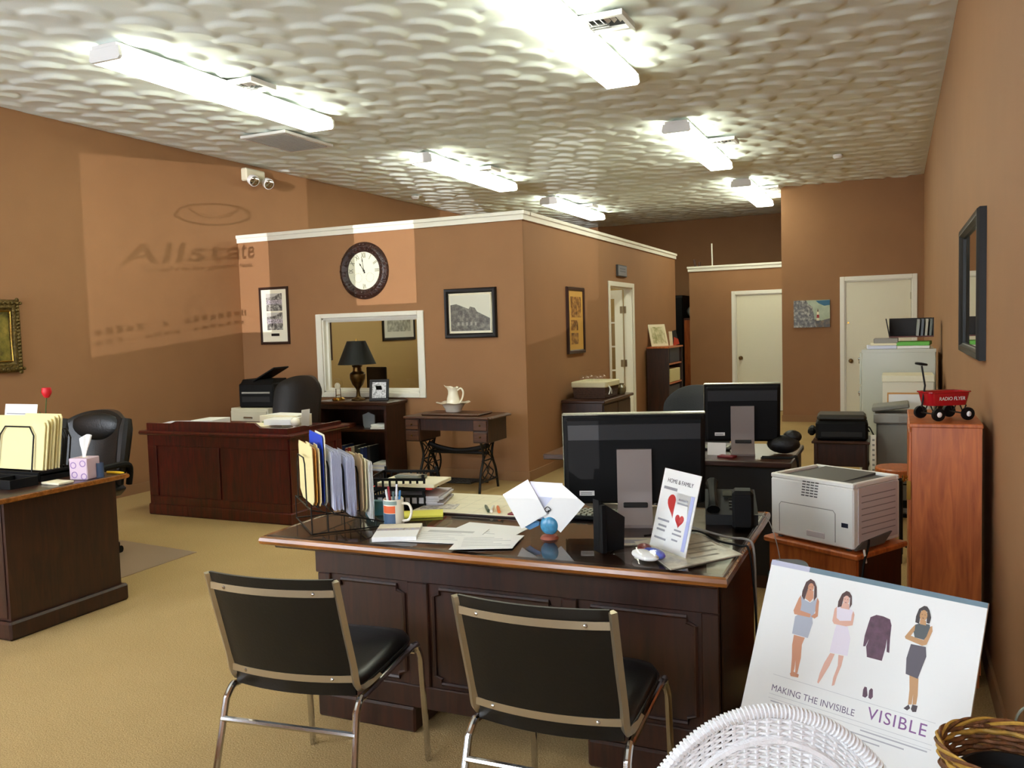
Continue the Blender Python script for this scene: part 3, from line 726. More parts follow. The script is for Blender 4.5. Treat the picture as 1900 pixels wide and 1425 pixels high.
# ---- far bookcase against the office side wall
bc = thing('bookcase', 'dark brown open bookcase against the office side wall', 'bookcase', (-3.39, 12.55, 0))
for y in (0, .87): MB().box(0, y, 0, .33, y+.03, 1.2).build('side_panel', M_dwood, bc)
MB().box(-.0, -.01, 1.2, .34, .91, 1.225, .004).build('top_board', M_mwood, bc)
MB().box(0, .03, 0, .015, .87, 1.2).build('back_panel', M_dwood, bc)
for z in (.06, .37, .66, .95): MB().box(.015, .03, z, .32, .87, z+.022).build('shelf', M_mwood, bc)

# ---- tall wooden cabinet at right
tc_ = thing('tall_cabinet', 'orange brown wooden cabinet on the right carrying the toy wagon', 'cabinet', (.05, 4.0, 0))
MB().box(.012, 0, .06, .275, .60, 1.10).build('body', M_mwood, tc_)
MB().box(0, -.004, 1.10, .28, .61, 1.118, .004).build('top_board', M_mwood, tc_)
MB().box(.02, .01, 0, .27, .59, .06).build('plinth', M_mwood, tc_)
for y in (.01, .31):
    dd = MB().box(0, y, .09, .012, y+.285, 1.08, .003).build('cabinet_door', M_mwood, tc_)
    MB().lathe([(.006, 0), (.006, .012), (.013, .018), (.001, .026)], 10).xf(T(0, y+(.25 if y < .2 else .03), .83) @ RY(-90)).build('knob', M_brass, dd)
MB().box(-.008, .0, .79, .008, .012, .87).build('hinge', M_brass, tc_)

# ---- printer stand, turned about thirty degrees
pt = thing('printer_stand', 'brown wooden stand under the white laser printer', 'table', (-.545, 3.935, 0), -31)
MB().box(0, 0, .585, .47, .37, .61, .006).build('table_top', M_mwood, pt)
MB().box(.02, .02, .05, .45, .04, .585).build('front_panel', M_mwood, pt)
for x in (.02, .43): MB().box(x, .04, 0, x+.02, .35, .585).build('side_panel', M_dwood, pt)
MB().box(.04, .04, .30, .43, .35, .32).build('shelf', M_dwood, pt)

# ---- small table with black printer
st = thing('small_table', 'small dark turned leg table under the black printer', 'table', (-.60, 7.02, 0))
MB().box(0, 0, .605, .42, .42, .625, .005).build('table_top', M_dwoodx, st)
MB().box(.02, .02, .43, .40, .04, .605).build('front_apron', M_rwood if False else M_dwood, st)
MB().box(.02, .38, .43, .40, .40, .605).box(.02, .04, .43, .04, .38, .605).box(.38, .04, .43, .40, .38, .605).build('apron', M_dwood, st)
for x in (.035, .385):
    for y in (.035, .385): MB().lathe([(.02, .61), (.02, .43), (.024, .40), (.014, .37), (.02, .2), (.016, .06), (.02, .03), (.012, 0)], 12, (x, y, 0)).build('leg', M_dwood, st)
# ================================================================== things on the walls
def mitre(x0, z0, x1, z1, fw, d):
    """mitred moulded frame on the xz plane, front to -y"""
    prof = [(0, 0), (0, -d*.7), (fw*.18, -d), (fw*.45, -d*.92), (fw*.7, -d*.98), (fw*.88, -d*.6), (fw, -d*.5), (fw, 0)]
    b = MB(); n = len(prof); vs = []
    for cx, cz, sx, sz in ((x0, z0, 1, 1), (x1, z0, -1, 1), (x1, z1, -1, -1), (x0, z1, 1, -1)): vs += [(cx+sx*t, y, cz+sz*t) for t, y in prof]
    return b.add(vs, [(i*n+k, i*n+k+1, ((i+1) % 4)*n+k+1, ((i+1) % 4)*n+k) for i in range(4) for k in range(n-1)])
def framed(name, label, loc, w, h, fw, fm, depth=.025, matw=0., mm=None, pm=None, rz=0., cat='picture'):
    """framed picture hung flat; local x right, z up, front to -y"""
    r = thing(name, label, cat, loc, rz)
    f = mitre(0, 0, w, h, fw, depth)
    f.build('frame', fm, r)
    if mm: MB().box(fw, -depth*.45, fw, w-fw, -.001, h-fw).build('mount', mm, r)
    if pm: MB().box(fw+matw, -depth*.5, fw+matw, w-fw-matw, -depth*.46, h-fw-matw).build('print', pm, r)
    return r
M_fblack = mat('black_frame', L(20, 17, 16), .4, spec=.3)
M_fbrown = mat('dark_brown_frame', L(44, 22, 14), .35)
M_mount = mat('cream_mount', L(236, 230, 208), .7)
# left of the window: two photographs and a name plate
r = framed('framed_photographs', 'tall brown frame with two photographs left of the clock', (-6.765, OFY-.002, 1.46), .415, .66, .03, M_fbrown, .022, 0, M_mount)
ph = photo_mat('grey_street_photo', L(40, 38, 38), L(120, 116, 110), L(190, 186, 176), 30)
for z in (.165, .385):
    p_ = MB().box(.10, -.0115, z, .325, -.010, z+.20).build('photograph', ph, r)
    MB().box(.10, -.0122, z+.075, .325, -.0116, z+.125).build('print_band', photo_mat('crowd_photo', L(60, 54, 56), L(170, 160, 168), L(226, 220, 224), 70), p_)
    MB().prism([(.10, z+.20), (.30, z+.20), (.22, z+.165), (.10, z+.15)], -.0122, -.0116, 'xz').build('print_sky', mat('pale_print', L(196, 192, 184), .6), p_)
MB().box(.155, -.0125, .095, .27, -.010, .125).build('name_plate', M_fblack, r)
# clock
ck = thing('wall_clock', 'large round wall clock with carved dark frame and roman numerals', 'clock', (-5.31, OFY, 2.24))
def ringp(r0, r1, d): return [(r0, 0), (r0, d*.4), (r0+(r1-r0)*.25, d*.8), (r0+(r1-r0)*.55, d), (r0+(r1-r0)*.85, d*.7), (r1, d*.25), (r1, 0)]
M_carve = mat('carved_dark_wood', L(44, 22, 16), .4, var=.5, vscale=30, bump=1.0, bscale=45)
MB().lathe(ringp(.205, .312, .055), 64, cap=False).xf(RX(90)).build('carved_frame', M_carve, ck)
cv = MB()
for k in range(26):
    a = 2*PI*k/26
    for j in range(3):
        ra = .232+.026*j; aa = a+.05*math.sin(3*k+j)
        cv.sph((ra*math.cos(aa), -.047+.006*abs(j-1), ra*math.sin(aa)), .014, 1.0, .7, .9, 8, 6)
cv.build('carving', M_carve, ck)
MB().lathe([(.001, .012), (.208, .012), (.208, 0)], 48, cap=False).xf(RX(90)).build('dial', mat('clock_dial', L(216, 214, 190), .6), ck)
M_num = mat('numeral_ink', L(96, 96, 76), .6); M_hand = mat('hand_black', L(18, 18, 14), .5)
for n, s in ((12, 'XII'), (1, 'I'), (2, 'II'), (3, 'III'), (4, 'IIII'), (5, 'V'), (6, 'VI'), (7, 'VII'), (8, 'VIII'), (9, 'IX'), (10, 'X'), (11, 'XI')):
    if n in (4, 5, 7, 8): continue
    a = math.radians(90-30*n); text('numeral', s, .078, M_num, ck, T(.165*math.cos(a), -.0125, .165*math.sin(a)) @ RY(30*n if n != 6 else 180) @ UP, .0004, sx=.62, bold=.001)
for (cx, cz) in ((-.075, -.075), (.075, -.075)):
    for k in range(18):
        a = 2*PI*k/18; MB().box(-.0016, -.0132, .045, .0016, -.0125, .054, M=T(cx, 0, cz) @ RY(math.degrees(a))).build('dial_mark', M_num, ck)
def hand(ln, w, ang):
    return MB().prism([(-w, -.03), (w, -.03), (w*.5, ln*.6), (w*1.6, ln*.68), (0, ln), (-w*1.6, ln*.68), (-w*.5, ln*.6)], -.016, -.0145, 'xz', RY(ang)).build('hand', M_hand, ck)
hand(.105, .006, -33); hand(.155, .004, -8)
MB().lathe([(.012, 0), (.012, .018), (.001, .02)], 16).xf(RX(90)).build('hub', M_hand, ck)
# right of the window: old building photograph
r = framed('framed_photograph', 'wide black frame with an old photograph of a building', (-4.325, OFY-.002, 1.478), .60, .515, .05, M_fblack, .035, .02, M_mount, mat('pale_photo_sky', L(206, 204, 188), .5))
M_bw = photo_mat('grey_building_photo', L(70, 66, 60), L(96, 92, 84), L(128, 124, 112), 26)
MB().prism([(.072, .075), (.525, .075), (.525, .20), (.38, .27), (.355, .31), (.30, .325), (.285, .30), (.14, .355), (.072, .345)], -.0195, -.018, 'xz').build('building_print', M_bw, r)
for k in range(5): MB().box(.15+k*.05, -.0203, .13, .172+k*.05, -.0196, .165).build('print_window', mat('pale_window_print', L(150, 146, 134), .6), r)
MB().tube([(.058, -.018, .058), (.542, -.018, .058), (.542, -.018, .457), (.058, -.018, .457)], .005, 6, closed=True).build('inner_bead', M_mount, r)
# office side wall: tall sepia montage and a small grey sign
r = framed('framed_montage', 'tall narrow frame with a sepia montage left of the glazed door', (OFX+.002, 9.22, 1.25), .58, .77, .045, M_fbrown, .03, 0, mat('sepia_mount', L(196, 150, 70), .6), None, 90)
sp = photo_mat('sepia_photo', L(70, 40, 18), L(140, 94, 42), L(196, 150, 76), 20)
MB().box(.12, -.0155, .42, .47, -.0136, .66).build('photograph', sp, r); MB().box(.12, -.0155, .27, .36, -.0136, .39).build('photograph', sp, r); MB().box(.12, -.0155, .11, .36, -.0136, .24).build('photograph', sp, r)
r = thing('door_sign', 'small grey square sign above the glazed door', 'sign', (OFX, 11.18, 2.22), 90)
MB().box(0, -.03, 0, .42, 0, .155, .004).build('panel', mat('sign_edge', L(60, 62, 66), .5), r); MB().box(.015, -.033, .012, .405, -.03, .143).build('sign_face', mat('sign_grey', L(128, 130, 138), .4), r)
for z in (.06, .095): MB().box(.08, -.0336, z, .34, -.033, z+.016).build('faint_line', mat('sign_dim', L(104, 106, 116), .5), r)
# closet wall: lighthouse painting
r = thing('painting', 'unframed painting of a cliff and a red and white lighthouse', 'painting', (-1.425, CLY, 1.445))
MB().box(0, -.03, 0, .52, 0, .41).build('canvas', mat('canvas_sky', L(170, 182, 160), .7, var=.15, vscale=8), r)
y0, y1 = -.0312, -.030
MB().prism([(0, .41), (.18, .41), (.21, .36), (.27, .31), (.29, .2), (.30, .12), (.34, 0), (0, 0)], y0, y1, 'xz').build('cliff_paint', photo_mat('cliff_paint', L(40, 38, 34), L(104, 100, 92), L(176, 170, 152), 26), r)
MB().prism([(.30, .12), (.40, .10), (.52, .13), (.52, 0), (.33, 0)], y0, y1, 'xz').build('shore_paint', photo_mat('shore_paint', L(40, 30, 14), L(70, 56, 28), L(120, 96, 50), 20), r)
MB().prism([(.32, .40), (.52, .405), (.52, .33), (.44, .32), (.36, .36)], y0, y1, 'xz').build('sky_paint', mat('blue_paint', L(50, 104, 136), .6), r)
lh = MB().prism([(.328, .10), (.372, .10), (.362, .26), (.338, .26)], y0-.0006, y0, 'xz').build('lighthouse_paint', M_cream, r)
MB().prism([(.331, .14), (.369, .14), (.366, .19), (.334, .19)], y0-.0012, y0-.0006, 'xz').build('red_band', mat('red_paint', L(150, 30, 26), .6), lh)
MB().prism([(.338, .235), (.362, .235), (.35, .285)], y0-.0012, y0-.0006, 'xz').build('lantern_paint', mat('dark_paint', L(60, 24, 24), .6), lh)
# right wall mirror
r = thing('wall_mirror', 'rectangular mirror with a dark moulded frame on the right wall', 'mirror', (XR, 0, 0))
ya, yb, za, zb = 4.40, 5.62, 1.36, 2.05
mitre(ya, za, yb, zb, .05, .04).xf(RZ(-90) @ Matrix.Diagonal((-1, 1, 1, 1))).build('frame', mat('dark_bronze_frame', L(22, 21, 18), .4, spec=.3), r)
MB().box(-.012, ya+.045, za+.045, -.004, yb-.045, zb-.045).build('mirror_glass', mat('mirror_silver', L(225, 228, 222), .02, metal=1.), r)
# left wall: gilt frame cut by the picture edge
r = thing('gilt_picture', 'carved gilt framed picture at the far left edge', 'picture', (XL, 4.35, 1.31), 90)
w_, h_ = .83, .63
f = MB(); fw = .1; M_gilt = mat('dull_gilt', L(96, 78, 36), .4, metal=.6, var=.4, vscale=40, bump=.8, bscale=60)
f = mitre(0, 0, w_, h_, fw, .05); f.build('frame', M_gilt, r)
bd = MB()
for k in range(22):
    t = k/21; bd.sph((w_-.03, -.05, t*h_), .017, n=8, m=6); bd.sph((t*w_, -.05, .03), .015, n=8, m=6); bd.sph((t*w_, -.05, h_-.03), .015, n=8, m=6)
bd.build('carving', M_gilt, r)
MB().tube([(fw, -.045, fw), (w_-fw, -.045, fw), (w_-fw, -.045, h_-fw), (fw, -.045, h_-fw)], .008, 6, closed=True).build('gold_slip', M_brass, r)
MB().box(fw, -.02, fw, w_-fw, -.015, h_-fw).build('canvas', photo_mat('olive_painting', L(40, 36, 14), L(110, 100, 40), L(150, 130, 60), 6), r)

# ------------------------------------------------------------------ inside the inner office
framed('framed_print', 'silvery framed print on the khaki wall seen through the office window', (XL+.012, 11.05, 1.43), .95, .55, .045, M_fblack, .025, .09, mat('pale_mount', L(206, 206, 196), .5), photo_mat('faded_print', L(120, 120, 110), L(150, 150, 140), L(190, 190, 180), 12), 90)
framed('framed_print', 'dark edged print at the left of the view through the office window', (XL+.012, 9.25, 1.20), .5, .75, .04, M_fbrown, .03, .05, M_mount, sp, 90)
r = thing('monitor', 'black monitor on the desk inside the inner office', 'monitor', (-6.22, 9.62, .742), 170)
MB().box(-.17, 0, .08, .17, .04, .37, .01).build('screen_case', M_black, r); MB().box(-.04, .02, .02, .04, .05, .2).build('stand', M_black, r); MB().box(-.12, -.06, 0, .12, .12, .02, .006).build('base', M_black, r)
r = thing('inner_desk', 'wooden desk inside the inner office below the window', 'desk', (-5.95, 9.5, 0))
MB().box(-.75, -.35, .70, .75, .35, .74, .006).build('desk_top', M_mwood, r)
for s in (-1, 1): MB().box(s*.7, -.3, 0, s*.66, .3, .70).build('side_panel', M_mwood, r)
one('paper_tray', MB().box(-.13, -.1, 0, .13, .1, .012, .003).box(-.13, .09, .012, .13, .1, .06).box(-.13, -.1, .012, -.12, .09, .05).box(.12, -.1, .012, .13, .09, .05), M_dwood, 'brown paper tray on the desk inside the inner office', 'tray', (-5.38, 9.45, .742))

# ================================================================== left desk things
Z1 = .766
so = thing('file_sorter', 'black wire file sorter on the left edge desk', 'file sorter', (-4.77, 3.42, Z1))
def arch(x0, x1, y0, h, c, r=.004, lean=.05):
    pts = [(x0, y0, 0), (x0+.01, y0+lean*(h-c)/h, h-c), (x0+.01+c*.8, y0+lean, h), (x1-.01-c*.8, y0+lean, h), (x1-.01, y0+lean*(h-c)/h, h-c), (x1, y0, 0)]
    return pts
MB().tube(arch(-.10, .21, -.05, .31, .05), .0045, 8).build('wire_arch', M_iron, so)
for y in (.145, .17, .195): MB().tube(arch(-.10, .21, y, .27, .05), .0045, 8).build('wire_arch', M_iron, so)
MB().box(-.33, -.05, 0, .27, -.035, .055, .003).box(-.33, .20, 0, .27, .215, .055, .003).box(-.33, -.035, .03, .27, .20, .04).box(-.33, -.035, 0, -.32, .20, .055).box(.26, -.035, 0, .27, .20, .055).build('base_tray', M_black, so)
for k in range(8):
    fm = MB(); x0 = -.31+.008*(k % 3); x1 = .255+.012*math.sin(k*2.1); y = -.02+.014*k; hh = .275+.006*k
    M = T(0, y, .062) @ RX(-8)
    fm.prism([(x0, 0), (x1, 0), (x1, hh-.02), (x1-.012, hh), (x1-.10-.03*k, hh), (x1-.11-.03*k, hh-.012), (x0, hh-.015)], -.003, .003, 'xz', M)
    one('manila_folder', fm, M_manila, 'pale manila folder, number %s from the front, in the wire sorter on the left desk' % ('one', 'two', 'three', 'four', 'five', 'six', 'seven', 'eight')[k], 'folder', (-4.75, 3.42, Z1), group='manila folders on the left desk')
pp = MB().box(-.15, -.001, 0, .15, .001, .21, M=RX(-14)); 
for k in range(6): pp.box(-.14, -.0025, .03+k*.028, .13-.03*(k % 3), -.0012, .034+k*.028, M=RX(-14))
r = thing('desk_calendar', 'white printed desk calendar standing behind the manila folders', 'calendar', (-5.11, 3.675, Z1))
MB().box(-.15, -.002, .155, .15, .0, .415, M=RX(-10)).build('sheet', M_paper, r)
for k in range(5): MB().box(-.13, -.003, .19+k*.04, .13, -.002, .196+k*.04, M=RX(-10)).build('printed_line', M_inkl, r)
MB().box(-.15, -.03, 0, .15, .08, .02, .004).prism([(-.03, .0), (.08, .0), (.0, .25), (-.012, .25)], -.14, .14, 'yz').build('stand', M_black, r)
rs = thing('rose', 'single red rose with green leaves above the manila folders', 'flower', (-4.86, 3.71, Z1))
MB().lathe([(.03, 0), (.034, .01), (.022, .1), (.015, .2), (.02, .22)], 14).build('bud_vase', M_glass, rs)
MB().tube(bez([(0, 0, .02), (.01, 0, .2), (.015, 0, .36), (.03, 0, .455)], 6), .003, 6).build('stem', mat('stem_green', L(60, 90, 40), .6), rs)
fl = MB(); M_rose = mat('rose_red', L(206, 20, 34), .5)
for k in range(7):
    a = 2*PI*k/7; 
    def pet(u, v, a=a, k=k):
        w = (u-.5)*1.3; rr = .012+.018*math.sin(min(1, v*1.15)*PI*.72); return (.034+rr*math.cos(a+w), rr*math.sin(a+w), .455+.062*v)
    fl.surf(pet, 5, 6)
fl.sph((.034, 0, .485), .018, 1, 1, 1.3, 10, 8)
fl.build('bloom', M_rose, rs)
for k, (dx, dy, dz, a) in enumerate(((-.045, -.01, .315, 20), (.03, -.015, .31, 150), (-.01, -.02, .345, 80), (.05, 0, .335, 200), (-.07, 0, .30, 10))):
    lf = MB(); lf.prism([(-.028, 0), (-.014, .016), (.01, .018), (.03, 0), (.01, -.018), (-.014, -.016)], -.0006, .0006, 'xz', T(dx, dy, dz) @ RY(a) @ RX(20)); lf.build('leaf', mat('leaf_green', L(58, 92, 44), .6), rs)
tb = thing('tissue_box', 'cube tissue box with lilac circles on the left edge desk', 'tissue box', (-4.325, 3.54, Z1), 14)
MB().box(-.058, -.058, 0, .058, .058, .125, .004).build('carton', mat('lilac_carton', L(206, 182, 196), .6), tb)
M_li = mat('violet_print', L(150, 120, 170), .6)
for x, z in ((-.03, .085), (.03, .095), (-.025, .03), (.035, .02)):
    MB().tube([(x+.017*math.cos(a), -.0585, z+.017*math.sin(a)) for a in np.linspace(0, 2*PI, 17)[:-1]], .003, 5, closed=True, flat=.4).build('printed_ring', M_li, tb)
MB().lathe([(.026, 0), (.026, .001), (.001, .0012)], 16, (0, 0, .1251), 1, .5).build('slot', M_cream, tb)
ts = MB()
def tis(u, v):
    a = 2*PI*u; rr = (.010+.034*v**1.5*(1+.35*math.sin(3*a+1)))*(1-.6*max(0, v-.7)); return (rr*math.cos(a)+.012*v, .45*rr*math.sin(a), .12+.115*v+.025*v*math.cos(a+.6))
ts.surf(tis, 24, 8, cu=True); ts.build('tissue', M_paper, tb, 60)
r = thing('desk_organizer', 'black desk organizer tray in front of the manila folders', 'organizer', (-4.66, 3.22, Z1))
MB().box(-.26, -.08, 0, .24, .09, .006).box(-.26, -.08, .006, .24, -.074, .05).box(-.26, .084, .006, .24, .09, .05).box(-.26, -.074, .006, -.254, .084, .05).box(.234, -.074, .006, .24, .084, .05).box(.05, -.074, .006, .056, .084, .045).build('tray', M_black, r)
one('notepaper', MB().box(-.09, -.07, 0, .09, .07, .02, .002), M_paper, 'white paper pad at the bottom left edge of the left desk', 'paper', (-4.62, 3.04, Z1), 10)
one('notepad', MB().box(-.07, -.05, 0, .07, .05, .012, .002), M_cream, 'cream notepad under the tissue box on the left desk', 'notepad', (-4.34, 3.37, Z1), 0)
one('pencil_holder', MB().lathe([(.024, 0), (.024, .085), (.021, .085), (.021, .005), (.001, .005)], 14, cap=False).lathe([(.024, 0), (.001, 0)], 14, cap=False), mat('clear_blue', L(70, 90, 120), .2), 'small blue holder behind the tissue box', 'holder', (-4.275, 3.60, Z1))
one('highlighter', MB().tube([(-.06, 0, .008), (.03, 0, .008), (.045, 0, .008), (.06, 0, .008)], [.008, .008, .006, .004], 8), mat('marker_yellow', L(226, 180, 30), .4), 'yellow highlighter at the far corner of the left desk', 'pen', (-4.275, 3.71, Z1), 8)
one('phone_cord', MB().tube(bez([(-4.62, 2.99, Z1+.004), (-4.42, 2.97, Z1+.006), (-4.34, 2.945, .772), (-4.34, 2.912, .74), (-4.42, 2.90, .62), (-4.58, 2.90, .53), (-4.8, 2.90, .5), (-4.95, 2.92, .45), (-5.0, 2.915, .0045)], 6), .004, 6), M_grey, 'grey phone cord drooping over the edge of the left desk', 'cord')

# ================================================================== red desk things
Z2 = .755
pst = MB()
one('paper_stack', MB().box(-.11, -.14, 0, .11, .14, .07, .002), M_paper, 'white paper stack near the left end of the red desk', 'paper', (-5.70, 6.02, Z2), 8)
one('paper_sheet', MB().box(-.12, -.1, 0, .12, .1, .055, .002), M_paperb, 'thin white papers at the left corner of the red desk', 'paper', (-5.92, 5.85, Z2), 15)
one('paper_sheet', MB().box(-.2, -.11, 0, .2, .11, .05, .002), M_cream, 'cream papers in the middle of the red desk', 'paper', (-5.05, 5.86, Z2), -4)
bx = thing('card_box', 'cream cardboard box lying on the red desk', 'box', (-4.98, 6.18, Z2), -6)
MB().box(-.19, -.13, 0, .19, .13, .10, .003).build('carton', mat('cream_card', L(228, 220, 196), .6), bx); MB().box(-.16, -.1306, .02, -.06, -.13, .05).build('green_print', mat('green_print', L(150, 180, 120), .6), bx)
MB().box(-.19, -.04, .10, .19, .13, .104, .001).build('flap', M_paper, bx)
gl = thing('paperweight', 'white ball shaped paperweight on the right end of the red desk', 'paperweight', (-4.64, 5.88, Z2))
MB().sph((0, 0, .075), .042, n=18, m=12).build('ball', M_porc, gl); MB().lathe([(.032, 0), (.03, .02), (.02, .036)], 16).build('foot', M_porc, gl)
one('white_card', MB().box(-.002, -.05, 0, .002, .05, .15, M=RY(6)), M_paper, 'white card standing against the cream box on the red desk', 'card', (-4.772, 6.18, Z2), -6)
one('paper_sheet', MB().box(-.13, -.1, 0, .13, .1, .048, .001), M_paper, 'white sheet hanging near the right end of the red desk', 'paper', (-4.80, 5.92, Z2+.0505), 14)
# beige cabinet and black printer behind
bg_ = thing('file_cabinet', 'beige low file cabinet under the black printer by the left wall', 'cabinet', (-6.28, 7.45, 0))
MB().box(-.25, -.25, .03, .25, .30, .80, .006).build('body', M_beige, bg_); MB().box(-.24, -.24, 0, .24, .29, .03).build('plinth', M_grey, bg_)
for z in (.05, .42):
    d_ = MB().box(-.24, -.266, z, .24, -.25, z+.35, .005).build('drawer', M_beige, bg_); MB().box(-.06, -.28, z+.27, .06, -.266, z+.29, .004).build('handle', M_chrome, d_)
pr = thing('printer', 'black upright printer on the beige cabinet behind the red desk', 'printer', (-6.24, 7.42, .80), 8)
MB().box(-.21, -.18, 0, .21, .18, .26, .015).build('body', M_black, pr)
MB().box(-.17, -.186, .06, .17, -.18, .12, .003).build('paper_slot', M_blackm, pr); MB().box(-.17, -.19, .15, .17, -.18, .17, .003).build('grey_strip', M_grey, pr)
MB().prism([(-.16, .26), (.16, .26), (.12, .30), (-.12, .30)], -.19, .19, 'yz').build('scanner_lid', M_black, pr)
MB().box(-.15, -.15, -.008, .15, .15, .008, .003, M=T(.08, 0, .35) @ RY(-28)).build('feed_tray', M_black, pr)

# ================================================================== credenza things
Z3 = .842
lp = thing('table_lamp', 'brass urn table lamp with black conical shade on the low bookshelf', 'lamp', (-5.30, 7.80, Z3))
MB().lathe([(.075, 0), (.075, .012), (.06, .02), (.03, .035), (.022, .05), (.018, .10), (.022, .12), (.06, .17), (.082, .23), (.085, .28), (.075, .295), (.05, .31), (.045, .35), (.06, .37), (.05, .375), (.012, .378), (.012, .44)], 28).build('urn_base', M_obrass, lp)
sh = MB(); sh.lathe([(.205, .385), (.10, .635), (.095, .635), (.20, .388)], 32, cap=False); sh.build('lamp_shade', mat('black_shade', L(18, 19, 16), .6, spec=.25), lp)
MB().tube([(-.1, 0, .62), (0, 0, .632), (.1, 0, .62)], .003, 6).cyl((0, 0, .44), (0, 0, .65), .004, n=8).sph((0, 0, .653), .008, n=8, m=6).build('finial', M_brass, lp)
ac = thing('anniversary_clock', 'small gold clock under a glass dome left of the lamp', 'clock', (-5.53, 7.76, Z3))
MB().lathe([(.07, 0), (.07, .012), (.06, .025), (.055, .03)], 24).build('gold_base', M_brass, ac)
for s in (-1, 1): MB().cyl((s*.03, 0, .03), (s*.03, 0, .13), .004, n=8).build('pillar', M_brass, ac)
MB().lathe([(.035, 0), (.035, .012), (.001, .014)], 20).xf(T(0, -.005, .155) @ RX(90)).build('dial', M_porc, ac)
MB().lathe([(.001, .0), (.03, .002), (.03, .008), (.001, .01)], 16, (0, 0, .05)).build('pendulum', M_brass, ac)
MB().lathe([(.05, .03), (.05, .18), (.042, .215), (.02, .235), (.001, .24)], 20, cap=False).build('glass_dome', M_glass, ac)
pf = thing('photo_frame', 'black photo frame leaning on the low bookshelf right of the lamp', 'photo frame', (-4.99, 7.72, Z3), 18)
M = RX(-14)
f = MB(); f.box(-.105, -.008, 0, .105, .008, .03, .003, M=M).box(-.105, -.008, .20, .105, .008, .23, .003, M=M).box(-.105, -.008, .03, -.075, .008, .20, .003, M=M).box(.075, -.008, .03, .105, .008, .20, .003, M=M); f.build('frame', M_fblack, pf)
MB().box(-.075, -.003, .03, .075, .003, .20, M=M).build('print', photo_mat('bw_house_photo', L(120, 120, 124), L(200, 200, 204), L(232, 232, 236), 45), pf)
MB().prism([(0, .15), (.004, .16), (.12, .0), (.11, 0)], -.03, .03, 'yz').build('easel_leg', M_black, pf)
# inside the shelf
pq = thing('glass_plaque', 'clear shield shaped glass award on the upper shelf', 'award', (-5.15, 7.76, .547))
MB().prism([(-.07, .03), (-.055, .0), (.055, 0), (.07, .03), (.075, .14), (.03, .155), (0, .17), (-.03, .155), (-.075, .14)], -.008, .008, 'xz').build('shield', mat('frosted_glass', L(150, 156, 158), .15, coat=.5), pq)
one('white_papers', MB().box(-.11, -.09, 0, .11, .09, .018, .004).box(-.1, -.09, .018, .11, .08, .035, .006).box(-.11, -.08, .035, .09, .09, .05, .006), M_paper, 'small pile of white papers on the upper shelf of the low bookshelf', 'paper', (-4.96, 7.74, .547), 5)
one('brown_book', MB().box(-.09, -.08, 0, .09, .08, .045, .003), mat('brown_cover', L(120, 60, 36), .5), 'brown book lying on the upper shelf behind the red desk', 'book', (-5.45, 7.75, .547), 6)
cols = [(60, 70, 90), (96, 100, 110), (150, 140, 120), (40, 60, 110), (130, 60, 40), (150, 40, 30), (180, 170, 150), (50, 50, 46), (44, 50, 44), (30, 46, 90), (26, 40, 84), (30, 30, 34)]
nm = ['slate', 'grey', 'tan', 'blue', 'rust', 'red', 'ivory', 'charcoal', 'olive', 'navy', 'dark navy', 'black']
xx = -5.60
for k, c in enumerate(cols):
    w_ = .03+.012*((k*7) % 4)/3; h_ = .22+.03*((k*5) % 4)/3
    b = thing('book', '%s book standing in the lower row of the low bookshelf' % nm[k], 'book', (xx+w_/2, 7.80, .106), group='books in the low bookshelf')
    MB().box(-w_/2, -.09, 0, w_/2, .09, h_, .003).build('cover', mat('cover_'+nm[k].replace(' ', '_'), L(*c), .55), b); MB().box(-w_/2+.003, -.088, h_-.004, w_/2-.003, .092, h_+.0005).build('pages', M_cream, b)
    xx += w_+.004
for k in range(4): one('magazine', MB().box(-.09, -.11, 0, .09, .11, .02, .002), M_paper if k % 2 else M_paperb, 'magazine in the pile on the bottom of the low bookshelf, %s from below' % ('first', 'second', 'third', 'fourth')[k], 'magazine', (-4.99+.006*k, 7.77, .1055+.0205*k), 4*k-5, 'magazines in the low bookshelf')

# ---- pitcher and bowl
pb_ = thing('wash_bowl', 'white porcelain wash bowl with a wavy rim on the sewing table', 'bowl', (-3.985, 7.50, .763))
bw = MB()
def bowl(u, v):
    pr_ = [(.075, 0), (.08, .008), (.085, .03), (.105, .06), (.115, .075), (.165, .088), (.172, .092), (.165, .094), (.115, .082), (.10, .065), (.08, .03), (.001, .022)]
    r_, z_ = pr_[int(round(v*11))]; a = 2*PI*u; k = 1+(.045*math.sin(8*a) if r_ > .14 else 0); return (r_*k*math.cos(a), r_*k*math.sin(a), z_+(.005*math.sin(8*a) if r_ > .14 else 0))
bw.surf(bowl, 48, 12, cu=True); bw.build('basin', M_porc, pb_, 60)
pi = thing('pitcher', 'white porcelain pitcher standing in the wash bowl', 'pitcher', (-3.985, 7.50, .788))
pm = MB()
def pit(u, v):
    P = [(.001, 0), (.058, 0), (.066, .02), (.07, .06), (.062, .11), (.05, .15), (.046, .18), (.054, .205), (.06, .215), (.056, .214), (.043, .18), (.046, .15), (.05, .02), (.001, .012)]
    r_, z_ = P[int(round(v*13))]; a = 2*PI*u; k = 1; dz = 0
    if z_ > .17: s = max(0, math.cos(a-PI))**6; k = 1+.65*s*(z_-.16)/.055; dz = .02*s+.006*math.sin(6*a)
    return (r_*k*math.cos(a), r_*k*math.sin(a), z_+dz)
pm.surf(pit, 40, 14, cu=True); pm.build('jug', M_porc, pi, 60)
MB().tube(bez([(.045, 0, .185), (.085, 0, .205), (.112, 0, .17), (.10, 0, .11), (.066, 0, .06)], 6), .009, 8).build('handle', M_porc, pi)

